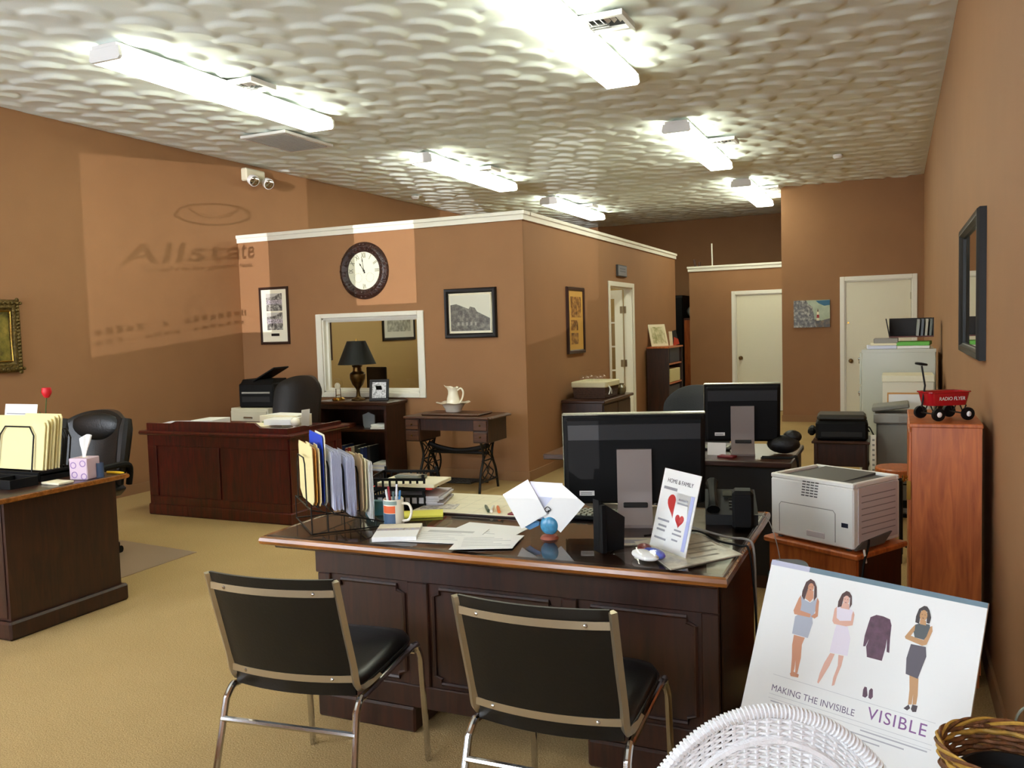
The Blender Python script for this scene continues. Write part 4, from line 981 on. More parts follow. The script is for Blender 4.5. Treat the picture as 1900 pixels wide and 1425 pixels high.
# ---- basket with glasses on the chest
bk = thing('lined_basket', 'brown wicker tray basket with a cream cloth liner on the dark chest', 'basket', (-3.15, 9.42, .75), 0)
M_wk = mat('dark_wicker', L(70, 44, 30), .7, var=.35, vscale=60, bump=.6, bscale=120)
for k in range(7):
    z = .012+k*.02; ins = .012-.002*k
    MB().tube([(-.185+ins, -.25+ins, z), (.185-ins, -.25+ins, z), (.185-ins, .25-ins, z), (-.185+ins, .25-ins, z)], .0115, 8, closed=True).build('weave_row', M_wk, bk)
MB().box(-.17, -.235, 0, .17, .235, .015).build('base', M_wk, bk)
ln = MB(); ln.box(-.205, -.27, .125, .205, -.245, .19, .01).box(-.205, .245, .125, .205, .27, .19, .01).box(-.205, -.245, .125, -.18, .245, .19, .01).box(.18, -.245, .125, .205, .245, .19, .01).box(-.18, -.245, .165, .18, .245, .175)
ln.build('cloth_liner', mat('cream_cloth', L(214, 206, 170), .85, bump=.3, bscale=80), bk)
for s in (-1, 1): MB().tube(bez([(.20, -.16, .15), (.225, -.15+.02*s, .10), (.222, -.16+.05*s, .05)], 5), .005, 6).build('tie_ribbon', M_paper, bk)
k = 0
for i in range(3):
    for j in range(2):
        g_ = thing('wine_glass', 'upturned stem glass on the lined basket, %s' % ('front left', 'front right', 'middle left', 'middle right', 'back left', 'back right')[k], 'glass', (-3.27+.16*j, 9.28+.14*i, .9255), group='upturned glasses on the basket')
        MB().lathe([(.036, 0), (.04, .02), (.038, .05), (.02, .072), (.004, .08), (.004, .125), (.03, .128), (.03, .131), (.001, .131)], 16, cap=False).build('bowl_and_stem', M_glass, g_); k += 1
one('glass_jar', MB().lathe([(.001, 0), (.045, 0), (.06, .03), (.06, .08), (.035, .11), (.04, .125)], 16, cap=False), mat('greenish_jar', L(120, 110, 80), .15, coat=.5), 'small round jar beside the lined basket', 'jar', (-2.985, 9.86, .75))

# ---- far bookcase things
r = thing('leaning_frame', 'pale picture leaning on top of the far bookcase', 'picture', (-3.36, 12.72, 1.226), 60)
MB().box(0, -.012, 0, .36, .0, .34, .003, M=RX(-14)).build('frame', M_cream, r); MB().box(.04, -.0135, .04, .32, -.012, .30, M=RX(-14)).build('print', photo_mat('pale_green_print', L(150, 150, 100), L(196, 192, 150), L(226, 222, 190), 12), r)
r = thing('pennant_cards', 'small dark and red cards standing on the far bookcase', 'card', (-3.18, 13.12, 1.226), 60)
MB().prism([(0, 0), (.07, 0), (.05, .22), (-.02, .22)], -.006, 0, 'xz').build('white_card', M_cream, r); MB().prism([(.08, .02), (.2, .06), (.15, .24), (.06, .22)], .008, .014, 'xz').build('dark_card', mat('dark_card', L(40, 42, 40), .6), r)
MB().prism([(.09, .0), (.22, .02), (.19, .1), (.1, .13)], .0, .006, 'xz').build('red_card', mat('red_card', L(190, 70, 50), .6), r)
one('storage_box', MB().box(-.14, -.32, 0, .14, .32, .24, .01), mat('blue_black_box', L(36, 42, 60), .5), 'dark blue box on the top shelf of the far bookcase', 'box', (-3.22, 13.02, .973))
one('paper_ream', MB().box(-.14, -.32, 0, .14, .32, .20, .008), mat('cream_ream', L(212, 204, 150), .6), 'cream paper ream on the middle shelf of the far bookcase', 'paper', (-3.22, 13.04, .683))
one('storage_box', MB().box(-.14, -.33, 0, .14, .33, .24, .01), mat('navy_box', L(34, 38, 50), .5), 'black box on the lower shelf of the far bookcase', 'box', (-3.22, 13.0, .393))
# dark wardrobe and bag in the gap, sticks on the partition
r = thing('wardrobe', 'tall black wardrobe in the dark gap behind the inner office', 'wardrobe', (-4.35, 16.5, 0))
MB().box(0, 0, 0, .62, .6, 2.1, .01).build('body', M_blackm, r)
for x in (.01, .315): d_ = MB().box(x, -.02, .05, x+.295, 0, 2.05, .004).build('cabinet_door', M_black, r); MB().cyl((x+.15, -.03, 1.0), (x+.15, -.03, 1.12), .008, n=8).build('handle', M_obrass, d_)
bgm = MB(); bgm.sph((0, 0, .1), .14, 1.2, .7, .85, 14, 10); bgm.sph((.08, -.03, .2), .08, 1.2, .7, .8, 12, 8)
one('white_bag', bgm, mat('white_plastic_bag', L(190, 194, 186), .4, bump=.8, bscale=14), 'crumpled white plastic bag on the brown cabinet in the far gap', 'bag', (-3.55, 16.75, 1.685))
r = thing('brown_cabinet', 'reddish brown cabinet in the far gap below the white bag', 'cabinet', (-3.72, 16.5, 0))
MB().box(0, 0, .04, .34, .6, 1.66, .01).build('body', wood('far_brown', L(62, 28, 18), L(92, 44, 28), .5, .1), r); MB().box(.01, .01, 0, .33, .59, .04).build('plinth', M_dwood, r)
MB().box(.015, -.015, .06, .325, 0, 1.62, .004).build('cabinet_door', M_mwood, r)
one('white_rod', MB().tube([(0, 0, 0), (-.01, .02, .39)], .012, 8), M_white, 'white rod standing on the rear partition', 'rod', (-2.96, PBY+.06, 2.56))
one('wood_stub', MB().box(-.02, -.015, 0, .02, .015, .13, .004, M=RY(-8)), M_owood, 'taller tan stub on the left end of the rear partition', 'stub', (-3.26, PBY+.06, 2.562))
one('wood_stub', MB().box(-.02, -.015, 0, .02, .015, .08, .004, M=RY(5)), M_owood, 'shorter tan stub on the left end of the rear partition', 'stub', (-3.19, PBY+.06, 2.562))
# ================================================================== front desk things
Z0 = .7735
# ---- stepped wire sorter with files
ss = thing('step_sorter', 'black wire step sorter at the left end of the walnut desk', 'file sorter', (-2.117, 2.814, Z0), 47.8)
wm = M_iron
for y in (-.05, .30):
    b = MB()
    b.tube([(-.045, y, .004), (.26, y, .004)], .003, 6); b.tube([(-.045, y, .10), (.26, y, .018)], .003, 6)
    for x in (-.045, .02, .085, .15, .215, .26): b.tube([(x, y, .004), (x, y, .10-.269*(x+.045))], .0025, 6)
    b.build('end_frame', wm, ss)
for x in (-.045, .26): MB().tube([(x, -.05, .004), (x, .30, .004)], .003, 6).build('base_wire', wm, ss)
for k, x in enumerate((-.045, .0, .05, .11, .17, .23)):
    z = .10-.269*(x+.045)
    MB().tube([(x, -.05, z), (x, .30, z)], .003, 6).build('rest_wire', wm, ss)
    MB().tube([(x, .04, z), (x, .05, z+.17), (x, .075, z+.195), (x, .195, z+.195), (x, .22, z+.17), (x, .23, z)], .003, 6).build('divider_arch', wm, ss)
def folder(name, label, x, y0, y1, z, h, m, th=.003, sag=0., tab=False, lean=0., cat='folder', fan=0):
    b = MB()
    n = max(1, fan)
    for i in range(n):
        dx = .0045*i; pts = []
        jig = .006*math.sin(i*2.3)
        poly = [(y0+.03, 0), (y0, .02-sag*.0), (y0-.004, h*.3), (y0, h-.015+jig), (y0+.01, h+jig), (y1-.01, h+jig), (y1, h-.02), (y1, .03), (y1-.06, .0)]
        if sag: poly = [(y0-.012-.01*math.sin(i*1.7), -sag), (y0-.006, h*.25), (y0, h-.012+jig), (y0+.012, h+jig), (y1, h+jig), (y1, .02), (y0+.12, 0), (y0+.05, -sag*.6)]
        if tab: poly[4:6] = [(y0+.01, h), (y0+.04, h), (y0+.045, h+.012), (y0+.11, h+.012), (y0+.115, h), (y1-.01, h)]
        b.prism(poly, dx-th/2, dx+th/2, 'yz', T(x, 0, z) @ RY(lean))
    return one(name, b, m, label, cat, (-2.117, 2.814, Z0), 47.8)
M_orange = mat('orange_folder', L(232, 160, 70), .6)
folder('file_folder', 'manila folder foremost in the wire step sorter', -.022, 0, .30, .103, .24, M_manila, tab=True)
folder('file_folder', 'orange folder behind the foremost manila one in the step sorter', -.008, .005, .30, .100, .235, M_orange)
folder('file_folder', 'second manila folder beside the orange one in the step sorter', .006, -.002, .298, .097, .238, M_manila, tab=True)
folder('file_folder', 'tall blue folder in the wire step sorter', .026, .03, .305, .092, .29, M_blue)
folder('file_folder', 'white card sticking up behind the blue folder', .034, .02, .22, .092, .295, M_cream)
folder('paper_sheaf', 'left sheaf of white papers sagging in the step sorter', .055, 0, .29, .10, .215, M_paperb, .0015, .02, cat='paper', fan=9)
folder('paper_sheaf', 'middle sheaf of white papers sagging in the step sorter', .115, 0, .29, .075, .215, M_paperb, .0015, .03, cat='paper', fan=8)
folder('file_folder', 'buff folder between the sheaves in the step sorter', .178, .0, .29, .055, .225, mat('buff_card', L(196, 168, 128), .65), tab=True)
folder('file_folder', 'pale manila folder near the right end of the step sorter', .192, .0, .29, .052, .225, mat('pale_manila', L(232, 222, 176), .65), tab=True)
folder('paper_sheaf', 'right sheaf of white papers at the end of the step sorter', .205, -.005, .28, .05, .21, M_paper, .0015, .03, cat='paper', fan=4)

# ---- letter trays
def tray(label, loc, rz):
    r = thing('letter_tray', label, 'letter tray', loc, rz, 'black letter trays on the walnut desk')
    w, d, h = .135, .115, .058
    MB().box(-w, -d, 0, w, d, .004).build('tray_floor', M_black, r)
    for s in (-1, 1):
        b = MB(); y = s*d
        b.box(-w, y-.003, .004, w, y+.003, .018).box(-w, y-.003, .046, w, y+.003, h)
        for k in range(9): x = -w+.002+k*(2*w-.012)/8; b.box(x, y-.003, .018, x+.009, y+.003, .046)
        b.build('slotted_side', M_black, r)
    b = MB(); b.box(-w-.003, -d, .004, -w+.003, d, .018).box(-w-.003, -d, .046, -w+.003, d, h)
    for k in range(7): y = -d+.002+k*(2*d-.012)/6; b.box(-w-.003, y, .018, -w+.003, y+.01, .046)
    b.build('slotted_end', M_black, r)
    for x in (-w+.01, w-.01):
        for y in (-d, d): MB().box(x-.006, y-.004, h, x+.006, y+.004, h+.017).build('riser', M_black, r)
    return r
TX, TY, TR_ = -2.09, 3.42, 14
tray('upper black letter tray with a red folder in it', (TX, TY, Z0+.0755), TR_); tray('lower black letter tray full of papers', (TX, TY, Z0), TR_)
one('red_folder', MB().box(-.13, -.11, 0, .16, .10, .012, .002), mat('red_card_folder', L(216, 50, 40), .5), 'red folder lying in the upper letter tray', 'folder', (TX+.01, TY, Z0+.0805), TR_-2)
one('paper_stack', MB().box(-.12, -.105, 0, .17, .10, .016, .002), M_cream, 'cream papers on the red folder in the upper letter tray', 'paper', (TX+.03, TY-.005, Z0+.0935), TR_-8)
one('calculator', MB().box(-.07, -.04, 0, .07, .04, .015, .006).box(-.06, -.03, .015, .06, .0, .018), mat('grey_green_plastic', L(110, 116, 104), .25, coat=.4), 'grey calculator on top of the upper letter tray', 'calculator', (TX+.02, TY+.03, Z0+.111), TR_-20)
ps = MB()
for k in range(6): ps.box(-.13+.006*k, -.11, .008*k, .19+.012*math.sin(k*1.9), .105, .008*k+.0075, M=RZ(2*math.sin(k*2.2)))
one('paper_stack', ps, mat('grey_white_paper', L(206, 204, 208), .7), 'thick stack of loose papers in the lower letter tray', 'paper', (TX+.01, TY, Z0+.005), TR_)
one('memo_cube', MB().box(-.03, -.03, 0, .03, .03, .06, .002), M_yellow, 'yellow memo cube in front of the letter trays', 'memo cube', (-2.035, 3.24, Z0), 20)
one('tape_dispenser', MB().prism([(-.06, 0), (.06, 0), (.065, .03), (.03, .035), (.01, .06), (-.03, .065), (-.06, .04)], -.022, .022, 'xz'), mat('teal_plastic', L(50, 110, 120), .4), 'teal tape dispenser behind the sheaves', 'tape dispenser', (-2.06, 3.16, Z0), 40)
# ---- mug with pens
mg = thing('pen_mug', 'white mug with orange and blue print holding pens', 'mug', (-1.885, 2.995, Z0))
MB().lathe([(.001, 0), (.040, 0), (.042, .004), (.042, .112), (.0385, .112), (.0385, .006), (.001, .006)], 28, cap=False).build('cup', M_porc, mg)
MB().tube(bez([(.040, .0, .095), (.068, .008, .09), (.078, .01, .06), (.066, .008, .028), (.040, .0, .022)], 6), .0055, 8).build('handle', M_porc, mg)
def wrap(z0, z1, a0, a1, m, nm):
    b = MB(); b.surf(lambda u, v: (.0425*math.cos(math.radians(a0+(a1-a0)*u)), .0425*math.sin(math.radians(a0+(a1-a0)*u)), z0+(z1-z0)*v), 12, 2); b.build(nm, m, mg)
wrap(.058, .088, -130, -50, mat('orange_print', L(214, 92, 40), .5), 'orange_band'); wrap(.012, .056, -130, -50, mat('blue_print', L(60, 84, 112), .5), 'blue_band'); wrap(.092, .108, -150, -40, mat('sage_print', L(130, 150, 140), .5), 'sage_band'); wrap(.012, .108, -165, -135, mat('sky_print', L(150, 186, 206), .5), 'pale_band')
pcs = [(60, 120, 170), (220, 220, 225), (150, 24, 40), (230, 230, 230), (90, 110, 110)]
pn = ['blue', 'white', 'red', 'pale', 'grey green']
for k, c in enumerate(pcs):
    a = 2*PI*k/5; bx_, by_ = .012*math.cos(a), .012*math.sin(a); tx, ty = .03*math.cos(a+.3), .03*math.sin(a+.3); tz = .145+.014*((k*3) % 4)/2
    one('pen', MB().tube([(bx_, by_, .008), (bx_+(tx-bx_)*.8, by_+(ty-by_)*.8, .008+(tz-.008)*.8), (tx, ty, tz)], [.0035, .005, .0045], 8), mat('pen_'+pn[k].replace(' ', '_'), L(*c), .35), pn[k]+' pen standing in the printed mug', 'pen', (-1.885, 2.995, Z0), group='pens in the mug')
one('legal_pad', MB().box(-.09, -.06, 0, .09, .06, .010, .002), M_yellow, 'yellow legal pad between the mug and the letter trays', 'notepad', (-1.87, 3.20, Z0), 28)
# ---- papers
bl = thing('desk_blotter', 'large white desk calendar blotter on the walnut desk', 'blotter', (-1.665, 3.455, Z0), 2)
MB().box(-.29, -.205, 0, .29, .205, .006, .001).build('backing', M_dwood, bl); MB().box(-.285, -.20, .006, .285, .20, .009).build('sheet', M_cream, bl)
for k in range(7): MB().box(-.26+k*.085, -.18, .009, -.258+k*.085, .14, .0093).build('ruled_line', mat('faint_rule', L(206, 202, 176), .7), bl)
for k in range(5): MB().box(-.26, -.18+k*.08, .009, .25, -.178+k*.08, .0093).build('ruled_line', mat('faint_rule', L(206, 202, 176), .7), bl)
Zb = Z0+.0097
one('greeting_card', MB().box(-.08, -.05, 0, .08, .05, .0015), photo_mat('floral_card', L(120, 116, 110), L(190, 186, 176), L(228, 224, 212), 40), 'small grey floral card at the left of the blotter', 'card', (-1.86, 3.34, Zb), 15)
one('red_booklet', MB().box(-.06, -.045, 0, .06, .045, .006, .001), mat('maroon_cover', L(120, 22, 34), .5), 'maroon booklet at the right end of the blotter', 'booklet', (-1.435, 3.31, Zb), -4)
for k, (c, nm_, dx, a) in enumerate((((224, 110, 40), 'orange', .022, 118), ((70, 84, 60), 'green', -.012, 122), ((228, 224, 206), 'white', .004, 110))):
    one('marker', MB().tube([(-.055, 0, .007), (.035, 0, .007), (.04, 0, .007), (.058, 0, .007)], [.007, .007, .005, .005], 10), mat('marker_'+nm_, L(*c), .4), nm_+' marker lying on the blotter', 'pen', (-1.605+dx*1.6, 3.335, Zb), a, 'markers on the blotter')
def sheet(label, poly, loc, rz, m=M_paper, th=.0012, lines=5, name='paper_sheet', dark=None):
    r = thing(name, label, 'paper', loc, rz)
    MB().prism(poly, 0, th).build('sheet', m, r)
    xs = [p[0] for p in poly]; ys = [p[1] for p in poly]; w = max(xs)-min(xs); h = max(ys)-min(ys)
    for k in range(lines): MB().box(min(xs)+w*.15, min(ys)+h*(.2+.11*k), th, min(xs)+w*(.82-.12*(k % 3)), min(ys)+h*(.2+.11*k)+.003, th+.0002).build('printed_line', M_inkl, r)
    if dark: MB().box(min(xs)+w*.2, min(ys)+h*.68, th, min(xs)+w*.85, min(ys)+h*.80, th+.0002).build('grey_panel', mat('grey_print', L(190, 190, 188), .7), r)
    return r
R_ = lambda w, h: [(-w, -h), (w, -h), (w, h), (-w, h)]
sheet('white sheet under the others at the front of the walnut desk', R_(.14, .108), (-1.475, 3.02, Z0), -3, lines=3)
sheet('front left white sheet with a grey printed panel on the walnut desk', R_(.145, .12), (-1.60, 2.90, Z0+.0016), 8, M_paper, .0014, 5, dark=True)
sheet('front right white sheet overlapping at the walnut desk edge', [(-.13, -.105), (.10, -.105), (.12, .0), (.14, .08), (.06, .11), (-.10, .105)], (-1.395, 2.85, Z0+.0034), 22, M_paper, .0014, 6)
nb = thing('picture_notepad', 'thick white notepad with a picture strip at the front left of the desk', 'notepad', (-1.785, 2.86, Z0), 24)
MB().box(-.085, -.11, 0, .085, .11, .018, .001).build('pad', M_paper, nb); MB().box(-.085, .0, .018, .085, .035, .0184).build('picture_strip', photo_mat('strip_print', L(90, 60, 50), L(190, 180, 170), L(120, 130, 180), 60), nb); MB().box(-.085, .035, .018, .085, .11, .0186).build('cover_flap', M_cream, nb)
# ---- fan of envelopes in a clip holder
ch_ = thing('clip_holder', 'blue round clip holder with a ribbon and wire curl', 'card holder', (-1.195, 2.985, Z0))
MB().lathe([(.036, 0), (.03, .01), (.012, .016), (.001, .018)], 18).build('base', mat('terracotta', L(150, 80, 60), .5), ch_)
MB().sph((0, 0, .05), .037, 1, .45, 1, 20, 12).build('round_body', mat('turquoise_glaze', L(70, 140, 176), .25, var=.25, vscale=60), ch_)
MB().tube(bez([(0, .0, .085), (.0, -.01, .10), (.012, -.012, .112), (.0, -.012, .122), (-.012, -.012, .112), (-.004, -.012, .102), (.006, -.012, .11)], 5), .0016, 6).build('wire_curl', M_iron, ch_)
for s, q in ((-1, .0), (1, .3)): MB().prism([(-.035, .05), (-.075, .03+.05*q), (-.095, .04+.07*q), (-.09, .06+.07*q), (-.07, .055+.05*q), (-.035, .062)], -.012+.004*s, -.009+.004*s, 'xz').build('ribbon_tail', mat('blue_ribbon', L(60, 116, 160), .5), ch_)
for k, (poly, dy, lb) in enumerate((([(-.175, .165), (-.075, .225), (-.005, .095), (-.105, .035)], -.016, 'left'), ([(-.07, .215), (.055, .21), (.055, .08), (-.05, .07)], .0, 'middle'), ([(.058, .205), (.14, .135), (.045, .025), (-.035, .095)], -.008, 'right'))):
    e_ = thing('envelope', lb+' white envelope fanned out in the clip holder', 'envelope', (-1.195, 2.985, Z0), 8, 'envelopes in the clip holder')
    MB().prism(poly, dy, dy+.002, 'xz').build('sheet', M_paper if k != 1 else M_paperb, e_)
# ---- front monitor
def monitor(name, label, loc, rz, w, h, z0, tilt=9):
    r = thing(name, label, 'monitor', loc, rz)
    M = T(0, 0, z0) @ RX(tilt)
    MB().box(-w/2, 0, 0, w/2, .03, h, .008, M=M).build('screen_case', M_black, r)
    MB().box(-w/2+.010, -.020, .010, w/2-.010, 0, h-.010, .012, M=M).build('rear_shell', M_black, r)
    MB().box(-w/2+.012, .0302, .015, w/2-.012, .031, h-.015, M=M).build('screen', mat('screen_glass', L(10, 11, 14), .08, coat=.5), r)
    MB().box(-w/2+.02, -.0225, h-.10, w/2-.02, -.019, h-.035, .003, M=M).build('vent_band', mat('dark_slate_plastic', L(24, 25, 28), .5), r)
    MB().box(-w/2, .002, h-.004, w/2, .028, h+.003, .002, M=M).build('top_bezel', mat('silver_bezel', L(170, 168, 150), .25, metal=.8), r)
    MB().box(-w/2-.003, .002, 0, -w/2+.002, .028, h, .002, M=M).build('side_bezel', mat('silver_bezel', L(170, 168, 150), .25, metal=.8), r)
    MB().box(-w/2+.06, -.0235, .045, -w/2+.12, -.022, .065, M=M).build('rating_label', M_paper, r)
    for k in range(2): MB().box(-w/2+.065, -.0238, .05+k*.006, -w/2+.11, -.0235, .052+k*.006, M=M).build('label_print', M_ink, r)
    s = MB(); path = [(-.075, z0+h*.62), (-.058, .14), (-.062, .085), (-.115, .012), (-.115, 0), (.10, 0), (.10, .008), (-.085, .012), (-.042, .09), (-.038, .14), (-.052, z0+h*.62)]
    s.prism(path, -.068, .068, 'yz'); st = s.build('stand', M_taupe, r)
    MB().box(-.045, -.06, .0, .05, -.05, .022, .003, M=T(0, -.036, .037) @ RX(-42)).build('cable_slot', M_blackm, st)
    return r
monitor('monitor', 'black monitor seen from behind on the walnut desk', (-.965, 3.345, Z0), 17, .56, .375, .072)
monitor('monitor', 'black monitor seen from behind on the second desk', (-.855, 5.33, .766), 12, .445, .36, .072)
def keyboard(label, loc, rz):
    r = thing('keyboard', label, 'keyboard', loc, rz)
    MB().box(-.225, -.075, 0, .225, .075, .016, .004).build('case', M_black, r)
    key = MB().box(-.0085, -.0085, 0, .0085, .0085, .006, .001).mesh('key', mat('key_grey', L(150, 150, 132), .45))
    for j in range(5):
        for i in range(18 if j else 15):
            o = bpy.data.objects.new('key', key); COL.objects.link(o); o.parent = r
            o.location = (-.208+i*.0242+(.006*j if i < 14 else 0), -.055+j*.0265, .016)
            if j == 0 and i == 5: o.scale = (5, 1, 1)
            if j == 0 and 3 <= i <= 7 and i != 5: bpy.data.objects.remove(o)
    return r
keyboard('black keyboard with pale keys beside the front monitor', (-1.19, 3.385, Z0), 3)
keyboard('black keyboard partly hidden by the second monitor', (-1.17, 5.46, .766), 2)
one('business_card', MB().box(-.055, -.001, 0, .055, .001, .075, M=RX(-10)), M_paper, 'white card leaning on the second monitor', 'card', (-.99, 5.22, .767), 0)
one('maroon_book', MB().box(-.05, -.03, 0, .05, .03, .012, .002), mat('maroon_cover', L(120, 22, 34), .5), 'small maroon book in front of the second monitor', 'book', (-.915, 5.15, .766), -15)
# black wedge holder, sticky block
wd = thing('brochure_stand', 'black wedge shaped stand seen edge on at the front of the desk', 'stand', (-.965, 2.855, Z0), 48)
MB().prism([(0, 0), (.10, 0), (.105, .115), (.09, .125), (.0, .185)], -.02, .02, 'xz').build('wedge', M_black, wd); MB().box(0, -.04, 0, .02, -.02, .17, .002).build('front_plate', M_black, wd)
one('sticky_block', MB().box(-.038, -.038, 0, .038, .038, .05, .002), mat('pale_yellow_note', L(226, 216, 150), .7), 'pale yellow sticky note block behind the black wedge stand', 'notepad', (-.985, 3.01, Z0), 20)
# ---- acrylic sign
sg = thing('acrylic_sign', 'slanted white leaflet stand with red hearts on the walnut desk', 'sign', (-.73, 2.92, Z0), -42)
L_ = RX(-15)
MB().box(-.108, -.0015, 0, .108, .0015, .285, M=L_).build('poster_sheet', M_paper, sg)
MB().box(-.11, -.0045, 0, .11, -.0035, .288, M=L_).build('acrylic_face', M_glass, sg)
MB().prism([(-.002, .285), (.004, .288), (.10, .002), (.005, .002), (-.0, .0), (.11, -.0), (.012, .288)], -.108, .108, 'yz') 
MB().box(-.11, -.0, 0, .11, .085, .003).build('acrylic_foot', M_glass, sg)
def heart(cx, cz, s, y, m, parent, nm):
    pts = []
    for k in range(28):
        t = 2*PI*k/28; pts.append((cx+s*16*math.sin(t)**3/17, cz+s*(13*math.cos(t)-5*math.cos(2*t)-2*math.cos(3*t)-math.cos(4*t))/17))
    return MB().prism(pts, y-.0004, y, 'xz', L_).build(nm, m, parent)
M_heart = mat('heart_red', L(186, 40, 40), .5)
heart(-.005, .165, .05, -.0021, M_heart, sg, 'large_heart')
lfp = MB().box(-.004, -.0035, .02, .078, -.0025, .21, M=L_).build('leaflet', M_paper, sg)
MB().box(.078, -.0034, .02, .097, -.0024, .21, M=L_).build('leaflet_edge', mat('periwinkle_card', L(176, 184, 226), .6), sg)
heart(.038, .118, .027, -.0037, M_heart, sg, 'small_heart')
text('sign_text', 'HOME & FAMILY', .021, M_ink, sg, L_ @ T(0, -.0022, .245) @ UP, .0002)
MB().box(-.09, -.0021, .213, -.01, -.0017, .223, M=L_).build('printed_line', M_inkl, sg)
for z, x0, x1 in ((.10, -.09, -.02), (.08, -.08, -.03), (.065, -.085, -.035), (.035, -.09, -.02)): MB().box(x0, -.0021, z, x1, -.0017, z+.007, M=L_).build('printed_line', M_inkl, sg)
for z, x0, x1 in ((.185, .012, .065), (.172, .008, .07), (.08, .02, .06), (.065, .012, .066), (.045, .015, .05)): MB().box(x0, -.0041, z, x1, -.0037, z+.006, M=L_).build('printed_line', M_inkl, sg)
# ---- plastic bag, loose map, phone, cables
pb2 = thing('candy_bag', 'clear bag with blue and white contents at the front right of the desk', 'bag', (-.775, 2.80, Z0), -38)
bgm = MB(); bgm.sph((0, 0, .0165), .055, 1.15, .62, .3, 16, 10); bgm.build('white_contents', M_paper, pb2, 60)
MB().sph((.01, .03, .02), .042, 1.3, .6, .42, 14, 8).build('blue_contents', mat('cobalt', L(60, 80, 180), .3), pb2, 60)
MB().sph((-.07, .05, .018), .028, 1.2, .8, .6, 12, 8).build('red_contents', mat('brick_red', L(120, 50, 40), .3), pb2, 60)
fl_ = MB(); fl_.surf(lambda u, v: ((u-.5)*.22, (v-.5)*.15, .040+.008*math.sin(9*u+4*v)*math.sin(7*v+2)-.034*max(abs(2*u-1), abs(2*v-1))**3), 16, 12); fl_.build('clear_film', M_glass, pb2, 60)
M_news = photo_mat('newsprint', L(150, 146, 130), L(196, 190, 168), L(214, 210, 190), 9)
r = thing('newspaper', 'folded newspaper under the leaflet stand at the right end', 'newspaper', (-.665, 2.955, Z0), 0)
MB().prism([(.0, -.25), (.185, .005), (-.02, .25), (-.21, .06)], 0, .004).build('pages', M_news, r)
for k in range(4): MB().box(-.06+.03*k, -.1+.05*k, .004, .06+.03*k, -.085+.05*k, .0043, M=RZ(50)).build('headline', mat('faint_headline', L(160, 156, 142), .7), r)
r = thing('leaflet', 'flat pale leaflet beside the black wedge stand', 'paper', (-.86, 3.03, Z0), 18); MB().box(-.10, -.05, 0, .10, .05, .003).build('sheet', mat('olive_white', L(196, 194, 172), .6), r); MB().box(-.07, -.03, .003, .03, .02, .0033).build('printed_block', M_inkl, r)
ph_ = thing('desk_phone', 'black desk phone with a handset behind the leaflet stand', 'telephone', (-.61, 3.50, Z0), 12)
MB().prism([(-.11, 0), (.11, 0), (.11, .10), (-.11, .04)], -.10, .10, 'yz').build('base', M_blackm, ph_)
MB().tube(bez([(-.07, -.11, .06), (-.07, -.07, .085), (-.07, .06, .115), (-.07, .11, .125)], 5), [.026, .024, .022, .02, .018, .017, .016, .016, .016, .017, .018, .02, .022, .024, .026, .026][:16], 10).build('handset', M_black, ph_)
for j in range(4):
    for i in range(3): MB().box(-.008, -.006, 0, .008, .006, .004, .001, M=T(.0+i*.028, -.06+j*.026, .045+(j*.026+.02)*.25+.006) @ RX(14)).build('button', mat('dark_button', L(30, 31, 30), .5), ph_)
MB().box(-.03, .02, 0, .07, .07, .004, M=T(.0, 0, .082) @ RX(14)).build('display', mat('lcd', L(40, 44, 38), .2), ph_)
one('black_speaker', MB().box(-.04, -.045, 0, .04, .045, .15, .012).box(-.03, -.046, .02, .03, -.045, .13), M_black, 'small black speaker behind the leaflet stand beside the phone', 'speaker', (-.54, 3.36, Z0), 10)
one('grey_cable', MB().tube(bez([(-.78, 3.34, Z0+.006), (-.66, 3.22, Z0+.012), (-.56, 3.16, Z0+.008), (-.49, 3.13, Z0+.012), (-.462, 3.10, .76), (-.455, 3.09, .6), (-.452, 3.08, .3), (-.45, 3.06, .006)], 7), .0045, 8), M_grey, 'grey cable running over the right end of the walnut desk', 'cable')
one('black_cable', MB().tube(bez([(-.86, 3.10, Z0+.006), (-.70, 3.21, Z0+.012), (-.58, 3.08, Z0+.012), (-.50, 3.04, Z0+.010), (-.465, 3.03, .765), (-.445, 3.02, .55), (-.44, 3.03, .3), (-.43, 3.05, .005)], 7), .004, 8), M_black, 'black cable falling down the right end of the walnut desk', 'cable')
one('thin_wire', MB().tube(bez([(-.56, 3.46, Z0+.02), (-.48, 3.40, Z0+.045), (-.44, 3.36, .80), (-.40, 3.30, .7), (-.385, 3.22, .6), (-.41, 3.15, .42), (-.43, 3.15, .2), (-.43, 3.16, .004)], 7), .002, 6), M_grey, 'thin wire looping off the back right corner of the desk', 'cable')
sb = thing('shopping_bag', 'white plastic bag with teal lettering on the floor right of the desk', 'bag', (-.37, 3.40, 0), 10)
b_ = MB(); b_.surf(lambda u, v: ((.07+.006*math.sin(5*v*PI))*math.copysign(abs(math.cos(2*PI*u))**.5, math.cos(2*PI*u)), (.12+.008*math.sin(9*u+6*v))*math.copysign(abs(math.sin(2*PI*u))**.5, math.sin(2*PI*u)), .62*v), 28, 10, cu=True); b_.box(-.06, -.1, 0, .06, .1, .01); b_.build('bag_body', mat('milky_plastic', L(206, 208, 206), .35), sb, 60)
MB().box(-.079, -.11, .52, .079, .11, .58, .01).build('teal_band', mat('teal_print', L(40, 110, 120), .4), sb); MB().box(-.079, -.10, .30, .079, .10, .34, .01).build('red_band', mat('red_print', L(190, 60, 60), .4), sb)

